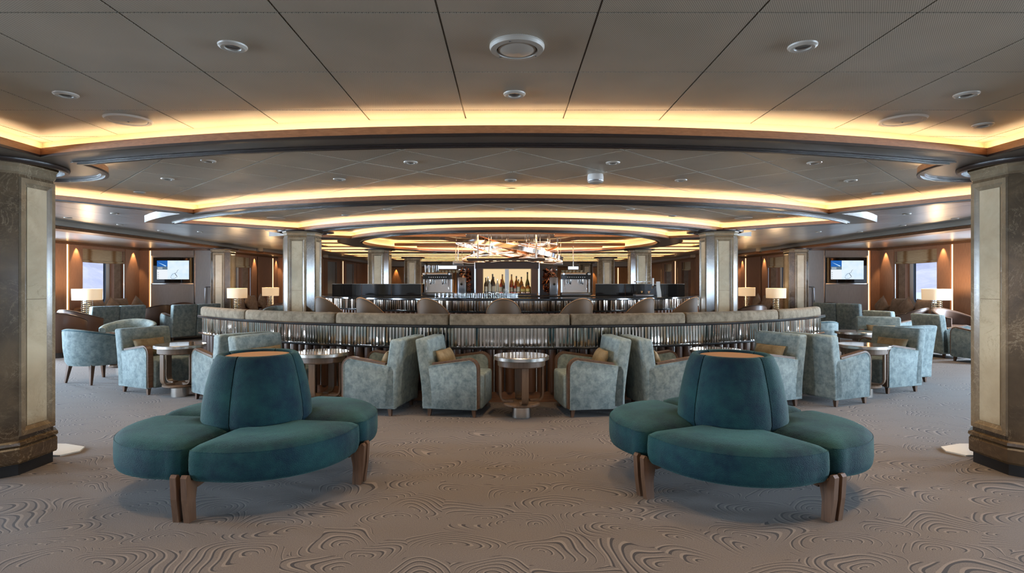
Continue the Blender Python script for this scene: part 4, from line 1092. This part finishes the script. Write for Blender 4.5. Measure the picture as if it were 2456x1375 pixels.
# bottles
def bottle(name, r, h, neck, col, capc, lab, kind):
    b = empty(name); sh = h * neck
    q = NT('glass_' + name); q.pbr(col, .12, 0, None, Transmission_Weight=.0, Specular_IOR_Level=.6); 
    m = MB(); m.lathe([(0, 0), (r, 0), (r, sh * .85), (r * .85, sh), (r * .36, sh + (h - sh) * .35), (r * .30, h * .93), (0, h * .93)], 18); m.build('bottle_glass', q.m, b, 40)
    m = MB(); m.cyl(r * .34, h * .90, h, 12); m.build('cap', capc, b)
    m = MB(); m.lathe([(r * 1.01, sh * .18), (r * 1.01, sh * .7)], 18); m.build('paper_label', lab, b)
    return b
paper = simple('paper_cream', (.55, .48, .34), .6); paper_y = simple('paper_yellow', (.60, .42, .10), .6); paper_d = simple('paper_dark', (.05, .03, .03), .5); redc = simple('cap_red', (.45, .03, .03), .4)
kinds = [bottle('dark_bottle', .040, .30, .62, (.03, .015, .01), M['black'], paper, 0), bottle('amber_bottle', .043, .30, .66, (.48, .16, .02), M['black'], paper, 0), bottle('red_bottle', .042, .27, .64, (.42, .05, .02), redc, paper, 0),
         bottle('clear_bottle', .040, .29, .66, (.60, .55, .42), M['chrome'], paper, 0), bottle('green_bottle', .046, .37, .50, (.16, .13, .03), M['black'], paper_y, 0), bottle('square_bottle', .058, .18, .70, (.40, .12, .02), M['black'], paper_y, 0), bottle('orange_bottle', .046, .33, .60, (.58, .24, .04), M['leather_tan'], paper_d, 0)]
kname = ['near-black', 'amber', 'red-capped', 'clear', 'tall olive green', 'squat square', 'orange']
usedk = set()
lay = [(1165, 0, 0, .9), (1170, 3, 1, 1.0), (1174.5, 3, 0, .8), (1181.5, 0, 1, 1.12), (1184, 0, 0, .95), (1193, 3, 0, .85), (1202, 2, 0, .9), (1205, 6, 1, 1.0), (1210, 0, 0, .6), (1227, 6, 1, 1.0), (1226, 2, 0, .85), (1238.5, 1, 1, 1.0), (1235, 2, 0, .7), (1243.5, 1, 0, .8), (1250.5, 1, 1, .95), (1254, 5, 0, .85), (1265, 4, 1, 1.0), (1267, 5, 0, .9)]
prev = 'the left jamb'
for i, (px, k, row, sc) in enumerate(lay):
    b = kinds[k] if k not in usedk else copy_tree(kinds[k]); usedk.add(k)
    d_ = DT + (.095 if row == 0 else .21); b.location = (at(px, d_), d_, ZB + .036); b.scale = (sc,) * 2 + (sc * 1.18,)
    tag(b, '%s liquor bottle in the %s row, bottle %s of eighteen from the left' % (kname[k], 'front' if row == 0 else 'back', ['first', 'second', 'third', 'fourth', 'fifth', 'sixth', 'seventh', 'eighth', 'ninth', 'tenth', 'eleventh', 'twelfth', 'thirteenth', 'fourteenth', 'fifteenth', 'sixteenth', 'seventeenth', 'last'][i]), 'bottle', 'bottles in the lit cabinet')
# espresso machines
def make_espresso():
    e = empty('espresso_machine')
    m = MB(); m.rbox(-.27, .27, -.02, .30, .34, .48, .015, 2); m.build('body', M['grey_metal'], e)
    m = MB(); m.rbox(-.29, .29, -.10, .0, .42, .48, .012, 2); m.build('top_panel', M['steel'], e)
    m = MB(); m.box(-.285, .285, -.095, -.0, .34, .42); m.build('control_panel', M['black_glass'], e, 0)
    for k in range(9):
        m = MB(); m.box(-.17 + k * .042, -.155 + k * .042, -.097, -.095, .375, .39); m.build('button', M['white'], e, 0)
    m = MB(); m.box(-.25, .25, .10, .28, .06, .34); m.build('splash_back', M['steel'], e, 0)
    m = MB(); m.rbox(-.29, .29, -.18, .28, .0, .06, .012, 2); m.build('drip_tray', M['grey_metal'], e)
    for s in (-1, 1):
        m = MB(); m.box(min(s * .26, s * .29), max(s * .26, s * .29), -.02, .3, .06, .34); m.build('side_post', M['chrome'], e, 0)
        m = MB(); m.lathe([(0, .25), (.035, .25), (.04, .34)], 16, (s * .12, -.02, 0)); g = m.build('group_head', M['chrome'], e)
        m = MB(); m.tube([(s * .12, -.02, .26), (s * .12, -.12, .255), (s * .12, -.2, .245)], .014, 8); m.build('portafilter', M['black'], e)
        m = MB(); m.tube([(s * .22, -.06, .34), (s * .22, -.09, .22), (s * .22, -.08, .13)], .006, 6); m.build('steam_wand', M['chrome'], e)
        m = MB(); m.tube([(s * .245, -.10, .45), (s * .245, -.15, .45)], .022, 10); m.build('knob', M['chrome'], e)
    m = MB(); m.tube([(.24, -.10, .455), (.24, -.125, .455)], .035, 16); m.build('gauge', M['black_glass'], e)
    return e
ES = make_espresso()
ES.location = (at(1050, 11.35), 11.35, ZB); ES.scale = (1, 1, .94); tag(ES, 'steel espresso machine left of the bottle cabinet', 'coffee machine', 'espresso machines')
copy_tree(ES, None, (at(1380, 11.33), 11.33, ZB), 0, 'steel espresso machine right of the bottle cabinet', None, (1, 1, .94))
cupm = MB(); cupm.lathe([(0, 0), (.022, 0), (.033, .045), (.035, .05), (.031, .05), (.020, .006), (0, .006)], 14); cup_me = cupm.mesh('coffee_cup', M['gold'], 40)
sgm = MB(); sgm.lathe([(0, 0), (.028, 0), (.034, .10), (.031, .10), (.026, .008), (0, .008)], 14); tall_me = sgm.mesh('tall_glass', M['glass'], 40)
for nm, px in (('left', 1050), ('right', 1378)):
    x0 = at(px, 11.35)
    for k in range(6):
        o = put('coffee_cup', cup_me, None, (x0 + (.02 if nm == 'left' else -.22) + k * .072 * (1 if nm == 'right' else 1) - (.0 if nm == 'right' else .0), 11.45, ZB + .48 * .94))
        tag(o, '%s espresso cup from the left on top of the %s coffee machine' % (['first', 'second', 'third', 'fourth', 'fifth', 'sixth'][k], nm), 'cup', 'cups on the %s coffee machine' % nm)
    for k in range(4):
        o = put('paper_cup_stack', tall_me, None, (x0 - .24 + k * .075 if nm == 'left' else x0 - .25 - .0 - k * .0 + k * .0 - .075 * (k + 1) + .0, 11.42, ZB + (.48 * .94 if nm == 'left' else .60))) if nm == 'left' else None
        if o is not None: o.scale = (1, 1, 1.5); tag(o, '%s tall glass from the left on the left coffee machine' % ['first', 'second', 'third', 'fourth'][k], 'glass', 'tall glasses on the left coffee machine')
# coffee grinders beside the machines
for nm, px in (('left', 1108), ('right', 1328)):
    g = empty('coffee_grinder', (at(px, 11.3), 11.3, ZB), 0, 'dark coffee grinder beside the %s espresso machine' % nm, 'grinder')
    m = MB(); m.rbox(-.08, .08, -.08, .12, 0, .36, .02, 2); m.build('body', M['grey_metal'], g)
    m = MB(); m.lathe([(.03, .36), (.08, .46), (.08, .52), (0, .53)], 16); m.build('hopper', M['glass'], g)
    m = MB(); m.tube([(0, -.08, .24), (0, -.13, .22)], .025, 8); m.build('spout', M['chrome'], g)
# upturned tumblers on the counter
tm = MB(); tm.lathe([(.037, 0), (.034, .075), (0, .078)], 14); tm_me = tm.mesh('tumbler', M['glass'], 40)
for r_ in range(3):
    for k in range(19):
        t = -16.8 + k * 1.06 + (.3 if r_ == 1 else 0); p = pol(RR - .30 - r_ * .085, t - 1.2)
        o = put('tumbler', tm_me, None, (p[0], p[1], ZB)); tag(o, 'upturned tumbler in the rows on the left half of the bar counter', 'glass', 'upturned tumblers on the bar')
# juice dispenser, tap and beer font on the right
dj = empty('drink_dispenser', (at(1540, 10.2), 10.2, ZB), 0, 'twin-tank clear drink dispenser on the right of the bar', 'dispenser')
m = MB(); m.rbox(-.14, .18, -.14, .12, 0, .045, .01, 2); m.build('base', M['grey_metal'], dj)
for s in (-1, 1):
    m = MB(); m.loft([[(s * .065 + u * a, v * .09, z) for u, v in ((-1, -1), (1, -1), (1, 1), (-1, 1))] for a, z in ((.03, .045), (.06, .10), (.06, .26))]); m.build('tank', M['glass'], dj, 0)
    m = MB(); m.box(s * .065 - .062, s * .065 + .062, -.092, .092, .26, .275); m.build('lid', M['chrome'], dj, 0)
bt = empty('beer_tap', (at(1578, 10.0), 10.0, ZB), 0, 'pale leaning beer tap with chrome spout beside the drink dispenser', 'tap')
m = MB(); m.loft([[(x + u * .03, v * .03, z) for u, v in ((-1, -1), (1, -1), (1, 1), (-1, 1))] for x, z in ((.025, 0), (.018, .08), (.0, .20), (.0, .27))]); m.build('column', M['white'], bt, 20)
m = MB(); m.tube([(-.02, 0, .20), (-.07, 0, .205), (-.09, 0, .18), (-.10, 0, .15)], .014, 8); m.build('spout', M['chrome'], bt)
m = MB(); m.tube([(-.085, 0, .20), (-.085, 0, .33)], .016, 8); m.build('tap_handle', M['white'], bt)
# stools
def make_stool():
    s = empty('bar_stool'); n = 24; rings = []; pip = []
    for i in range(n + 1):
        ph = R(-125 + 250 * i / n); k = max(0, (math.cos(ph) + .57) / 1.57)
        zt = .80 + .385 * k ** 1.15
        bx, by = math.sin(ph), -math.cos(ph)
        def P(r, z):
            f = 1 + .10 * (z - .7) * max(0, math.cos(ph)); return (bx * r * 1.04 * f, by * r * (1.0 + .28 * (z - .7) * max(0, math.cos(ph))), z)
        rings.append([P(.225, .665), P(.243, .70), P(.252, (.70 + zt) / 2), P(.250, zt - .02), P(.240, zt), P(.222, zt - .008), P(.212, (.70 + zt) / 2), P(.20, .70)])
        pip.append(P(.249, zt - .006))
    m = MB(); m.loft(rings); m.build('shell', M['leather_taupe'], s, 50)
    m = MB(); m.tube(pip, .007, 6); m.build('piping', M['leather_tan'], s)
    m = MB(); m.lathe([(0, .66), (.20, .66), (.22, .69), (.22, .76), (.19, .79), (0, .80)], 28); m.build('seat', M['navy'], s, 50)
    m = MB(); m.cyl(.03, .03, .66, 14); m.build('stem', M['steel'], s)
    m = MB(); m.lathe([(0, 0), (.22, 0), (.22, .015), (.04, .035)], 28); m.build('base', M['steel'], s)
    m = MB(); m.tube([(.17 * math.cos(a * math.pi / 8), .17 * math.sin(a * math.pi / 8), .28) for a in range(16)], .01, 6, True); m.build('foot_ring', M['steel'], s)
    return s
BS = make_stool(); ordn = ['first', 'second', 'third', 'fourth, central', 'fifth', 'sixth', 'seventh']
for i, (th, tw) in enumerate(((-39.2, -18), (-27.2, -26), (-14.0, -18), (-1.3, 0), (11.8, 14), (24.6, 24), (36.4, 26))):
    o = BS if i == 0 else copy_tree(BS)
    x, y = pol(RR + .47, th); o.location = (x, y, 0); o.rotation_euler = (0, 0, R(th) * .35 + R(tw)); tag(o, 'taupe leather bar stool, %s of seven from the left along the counter' % ordn[i], 'bar stool', 'bar stools')

# ================================================================== CHANDELIER
ch = empty('chandelier', (.02, CY, 2.68), 0, 'copper chandelier of tilted interlocking light rings over the bar', 'chandelier')
ringglow = emit('ring_glow', (1.0, .78, .60), 1.6)
def cring(r, cx, cy, cz, tx, ty, w_=.045, mat='copper', studs=0):
    A = Matrix.Translation((cx, cy, cz)) @ Matrix.Rotation(R(ty), 4, 'Y') @ Matrix.Rotation(R(tx), 4, 'X')
    m = MB(); m.lathe([(r - .012, -w_), (r, -w_), (r, w_), (r - .012, w_), (r - .012, -w_)], 64, M=A); q = m.build('ring', M[mat], ch)
    m = MB(); m.lathe([(r - .014, -.006), (r - .014, .006)], 64, M=A); m.build('ring_light', ringglow, q)
    m = MB(); m.lathe([(r - .011, -w_ - .002), (r - .001, -w_ - .002)], 64, M=A); m.build('ring_light', ringglow, q)
    for k in range(6):
        a = k * math.pi / 3 + r; p = A @ Vector((r * math.cos(a), r * math.sin(a), 0))
        m = MB(); m.cyl(.006, p.z, 0.0, 6, (p.x, p.y)); m.build('hanging_rod', M['chrome'], ch)
cring(1.25, -.03, 0, -.525, -1, 9.6, .045, 'chrome')
cring(1.12, -.02, 0, -.56, 10, -9, .022)
cring(1.00, .08, .05, -.58, 9, 11, .016)
cring(.65, -.15, .0, -.42, 5, 19, .04)
cring(.93, -.02, .1, -.46, -2, -9.5, .03, 'chrome')
cring(.55, .42, -.1, -.50, 14, 13, .035)
pl = bpy.data.lights.new('chandelier_glow', 'POINT'); pl.energy = 3; pl.color = (1, .72, .45); pl.shadow_soft_size = .5
po = bpy.data.objects.new('chandelier_glow', pl); link(po, ch); po.location = (0, 0, -.75)
# ================================================================== CEILING FITTINGS
def make_down(power):
    d_ = empty('downlight')
    m = MB(); m.lathe([(.030, 0), (.034, -.010), (.048, -.012), (.058, -.006), (.060, 0)], 24); m.build('trim_ring', M['trim_grey'], d_)
    m = MB(); m.lathe([(0, -.001), (.031, -.001)], 20); m.build('lens', M['grey_metal'], d_)
    if power:
        sl = bpy.data.lights.new('downlight_lamp', 'SPOT'); sl.energy = power; sl.color = (1.0, .72, .44); sl.spot_size = R(105); sl.spot_blend = .9; sl.shadow_soft_size = .05
        o = bpy.data.objects.new('downlight_lamp', sl); link(o, d_); o.location = (0, 0, -.015); KIDS.setdefault(d_.name, []).append(o)
    return d_
DL = make_down(P_SPOT)
zone1 = [(558, 110), (1925, 110), (158, 226), (1234, 225), (2318, 226), (2357, 299)]
zone2 = [(500, 386), (985, 389), (1470, 390), (1953, 390), (402, 429), (814, 430), (1225, 432), (1633, 432), (2040, 433), (335, 461), (2105, 464)]
zone3 = [(930, 502), (1222, 502), (1512, 502), (829, 516), (1613, 518), (570, 517), (1875, 519)]
side = [(275, 512), (163, 522), (288, 539), (385, 553), (480, 556), (2175, 513), (2290, 524), (2165, 541), (2062, 556), (1963, 556)]
k = 0
o5 = ['first', 'second', 'third', 'fourth', 'fifth']
lab1 = ['downlight left of the large ceiling valve', 'downlight right of the large ceiling valve', 'downlight at the far left of the nearest tray', 'downlight below the large ceiling valve', 'downlight at the far right of the nearest tray', 'downlight in the right corner of the nearest tray']
lab2 = ['%s downlight from the left in the nearest row of the second tray' % o5[i] for i in range(4)] + ['%s downlight from the left in the middle row of the second tray' % o5[i] for i in range(5)] + ['downlight in the left corner of the second tray', 'downlight in the right corner of the second tray']
lab3 = ['%s downlight from the left in the near row of the third tray' % o5[i] for i in range(3)] + ['downlight at inner left of the third tray', 'downlight at inner right of the third tray', 'downlight in the left corner of the third tray', 'downlight in the right corner of the third tray']
lab4 = ['%s downlight from the viewer in the %s side ceiling' % (o5[i], w_) for w_ in ('left', 'right') for i in range(5)]
for pts, z, labs, grp in ((zone1, ZT, lab1, 'downlights in the nearest tray'), (zone2, ZT, lab2, 'downlights in the second tray'), (zone3, ZT, lab3, 'downlights in the third tray'), (side, ZSIDE - .008, lab4, 'downlights in the side ceilings')):
    for (px, py), lab in zip(pts, labs):
        o = DL if k == 0 else copy_tree(DL); k += 1
        x, y, _ = on(px, py, z); o.location = (x, y, z); tag(o, lab, 'downlight', grp)
for (x, y) in ((0, .6), (-1.8, .6), (1.8, .6), (0, -1.2), (-1.8, -1.2), (1.8, -1.2)):
    o = copy_tree(DL); o.location = (x, y, ZT); tag(o, 'downlight in the ceiling above and behind the viewer', 'downlight', 'downlights above the viewer')
rear = [(s * x, y, ZSIDE - .008) for y in (17.6, 20.4, 23.2, 26.2) for s in (-1, 1) for x in (6.2,)] + [(s * 2.2, y, z) for (y, z) in ((16.78, ZS), (24.2, ZSIDE), (27.0, ZSIDE), (28.6, ZSIDE)) for s in (-1, 1)]  # added fill: unseen downlights that brighten the dark rear walls and ceiling
for i, (x, y, z) in enumerate(rear):
    o = copy_tree(DL); o.location = (x, y, z); tag(o, 'added unseen downlight brightening the rear of the lounge behind the bar', 'downlight', 'added fill downlights behind the bar')
# speakers
for px, py, z, lab in ((308, 287, ZT, 'flat round ceiling speaker at left of the nearest tray'), (2164, 288, ZT, 'flat round ceiling speaker at right of the nearest tray'), (662, 523, ZT, 'round ceiling speaker in the third tray, left'), (1783, 523, ZT, 'round ceiling speaker in the third tray, right')):
    s = empty('ceiling_speaker', on(px, py, z), 0, lab, 'speaker', 'ceiling speakers')
    m = MB(); m.lathe([(.10, 0), (.105, -.008), (.125, -.010), (.135, 0)], 32); m.build('rim', M['cream_grey'], s)
    m = MB(); m.lathe([(.102, -.006), (.0, -.014)], 32); m.build('grille', M['cream_grey'], s)
    m = MB(); m.lathe([(0, -.018), (.006, -.016), (.006, -.010)], 10); m.build('screw', M['grey_metal'], s)
s = empty('ceiling_vent', on(1240, 110, ZT), 0, 'large white round ceiling valve with domed centre, top centre', 'ceiling vent')
m = MB(); m.lathe([(.085, -.012), (.088, -.022), (.112, -.020), (.118, -.008), (.117, 0)], 40); m.build('rim', M['trim_grey'], s)
m = MB(); m.lathe([(.083, -.006), (.08, -.018), (.055, -.026), (0, -.030)], 40); m.build('dome', M['trim_grey'], s)
for a in (.6, 2.4, 4.4):
    m = MB(); m.lathe([(0, -.023), (.004, -.0225), (.004, -.02)], 8, (.10 * math.cos(a), .10 * math.sin(a), 0)); m.build('screw', M['grey_metal'], s)
s = empty('camera_dome', on(1428, 419, ZT), 0, 'grey dome security camera under the second tray', 'camera')
m = MB(); m.lathe([(.0, 0), (.070, 0), (.075, -.02), (.075, -.055)], 32); m.build('housing', M['white'], s)
m = MB(); m.lathe([(.076, -.055), (.076, -.062), (.074, -.066)], 32); m.build('band', M['grey_metal'], s)
m = MB(); m.lathe([(.073, -.066), (.062, -.078), (.03, -.086), (0, -.088)], 32); m.build('dome', M['trim_grey'], s)

# ================================================================== WALL SCREENS
def scr_mat():
    q = NT('screen_map'); e = q.n('ShaderNodeEmission'); v = q.coord()
    n = q.noise(q.coord((3, 3, 3)), 2, 3)
    q.set(e, Color=q.ramp(n, [(.3, (.62, .78, .95)), (.7, (.78, .88, .97))]), Strength=.42); q.L(e.outputs[0], q.out.inputs[0]); return q.m
smap = scr_mat(); sblue = emit('screen_blue', (.02, .12, .42), .45); swhite = emit('screen_white', (.8, .85, .9), .42); sline = emit('screen_line', (.05, .06, .10), .15); sgrey = emit('screen_grey', (.12, .18, .24), .4); sstreak = emit('screen_streak', (.45, .7, .95), .45)
for s, nm, pxa, pxb in ((-1, 'left', 366, 461), (1, 'right', 1984, 2081)):
    d_ = 16.43; xa, xb = at(pxa, d_), at(pxb, d_); hw = (xb - xa) / 2
    z0, z1 = H - (680 - HZ) * d_ / F + .015, H - (618 - HZ) * d_ / F
    tv = empty('wall_screen', ((xa + xb) / 2, d_ + .06, z0), 0, 'wall-mounted screen showing a ship route map on the %s' % nm, 'television', 'wall screens')
    hh = z1 - z0
    m = MB(); m.rbox(-hw, hw, -.04, .0, 0, hh, .006, 1); m.build('bezel', M['black_glass'], tv)
    a0, a1 = -hw * .80, hw * .82; b0, b1 = hh * .14, hh * .88; sp = a0 + (a1 - a0) * .33
    def q_(x0, x1, u0, u1, mat, n, yy=-.042):
        m = MB(); m.add([(x0, yy, u0), (x1, yy, u0), (x1, yy, u1), (x0, yy, u1)], [(0, 1, 2, 3)]); m.build(n, mat, tv, 0)
    q_(sp, a1, b0, b1, smap, 'map_image'); q_(a0, sp, b0 + (b1 - b0) * .52, b1, sblue, 'header_image'); q_(a0, sp, b0, b0 + (b1 - b0) * .52, swhite, 'list_image')
    q_(a0, sp, b0 + (b1 - b0) * .52, b0 + (b1 - b0) * .68, sgrey, 'caption_band', -.0425)
    m = MB(); m.add([(a0 + .03, -.0432, b1 - .05), (sp - .03, -.0432, b1 - .15), (sp - .06, -.0432, b1 - .17)], [(0, 2, 1)]); m.build('header_streak', sstreak, tv, 0)
    for r_ in range(4):
        q_(a0 + .02, a0 + .05, b0 + .03 + r_ * .055, b0 + .04 + r_ * .055, sline, 'list_mark', -.0425)
    for r_ in range(2): q_(a0 + .02, a0 + .16, b0 + (b1 - b0) * (.555 + .06 * r_), b0 + (b1 - b0) * (.575 + .06 * r_), swhite, 'caption_text', -.043)
    w_ = a1 - sp; h_ = b1 - b0
    rt = [(.52, .50), (.47, .49), (.42, .36), (.36, .33), (.26, .30), (.18, .20), (.15, .10), (.20, .03), (.32, .04), (.40, .10), (.43, .16), (.33, .33), (.36, .30), (.46, .14), (.44, .08)]
    m = MB(); m.tube([(sp + u * w_, -.043, b0 + v * h_) for u, v in rt], .004, 4); m.build('route_line', sline, tv, 0)
# chrome pull handle on the panel next to the pillar, both sides
for s, nm in ((-1, 'left'), (1, 'right')):
    g = empty('grab_handle', (s * 8.62, 16.40, .75), 0, 'chrome angled grab handle on the grey panel next to the %s pillar' % nm, 'handle')
    m = MB(); m.tube([(-s * .20, .03, .55), (-s * .18, -.02, .55), (s * .12, -.02, .55), (s * .15, -.02, .52), (s * .15, -.02, .02), (s * .15, .04, 0)], .018, 8); m.build('bar', M['chrome'], g)
    m = MB(); m.tube([(-s * .10, .04, .46), (-s * .10, -.01, .46)], .022, 10); m.build('lock_knob', M['chrome'], g)
# far wall: picture, doors with knobs
pf = empty('framed_picture', (at(1010, FAR), FAR - .06, 1.4), 0, 'gold framed red picture on the far wall left of the coffee machine', 'picture')
m = MB(); m.rbox(-.24, .24, -.02, .02, -.05, .42, .01, 1); m.build('frame', M['gold_rod'], pf)
qn = NT('red_painting'); nn = qn.noise(qn.coord((6, 6, 6)), 2, 3); qn.pbr(qn.ramp(nn, [(.35, (.45, .12, .06)), (.6, (.55, .40, .25))]), .6)
m = MB(); m.box(-.20, .20, -.024, -.02, -.01, .38); m.build('canvas', qn.m, pf, 0)
dr = empty('door_1', (at(950, FAR), FAR - .05, 0)); tag(dr, 'pair of amber wooden doors with round knobs in the far wall', 'door', kind='structure')
for s in (-1, 1):
    m = MB(); m.rbox(min(s * .01, s * .50), max(s * .01, s * .50), -.04, .0, .02, 2.2, .008, 1); lf = m.build('door_leaf', M['wall_far'], dr)
    m = MB(); m.tube([(s * .07, -.05, 1.18), (s * .07, -.10, 1.18)], .03, 10); m.build('door_handle', M['chrome'], lf)
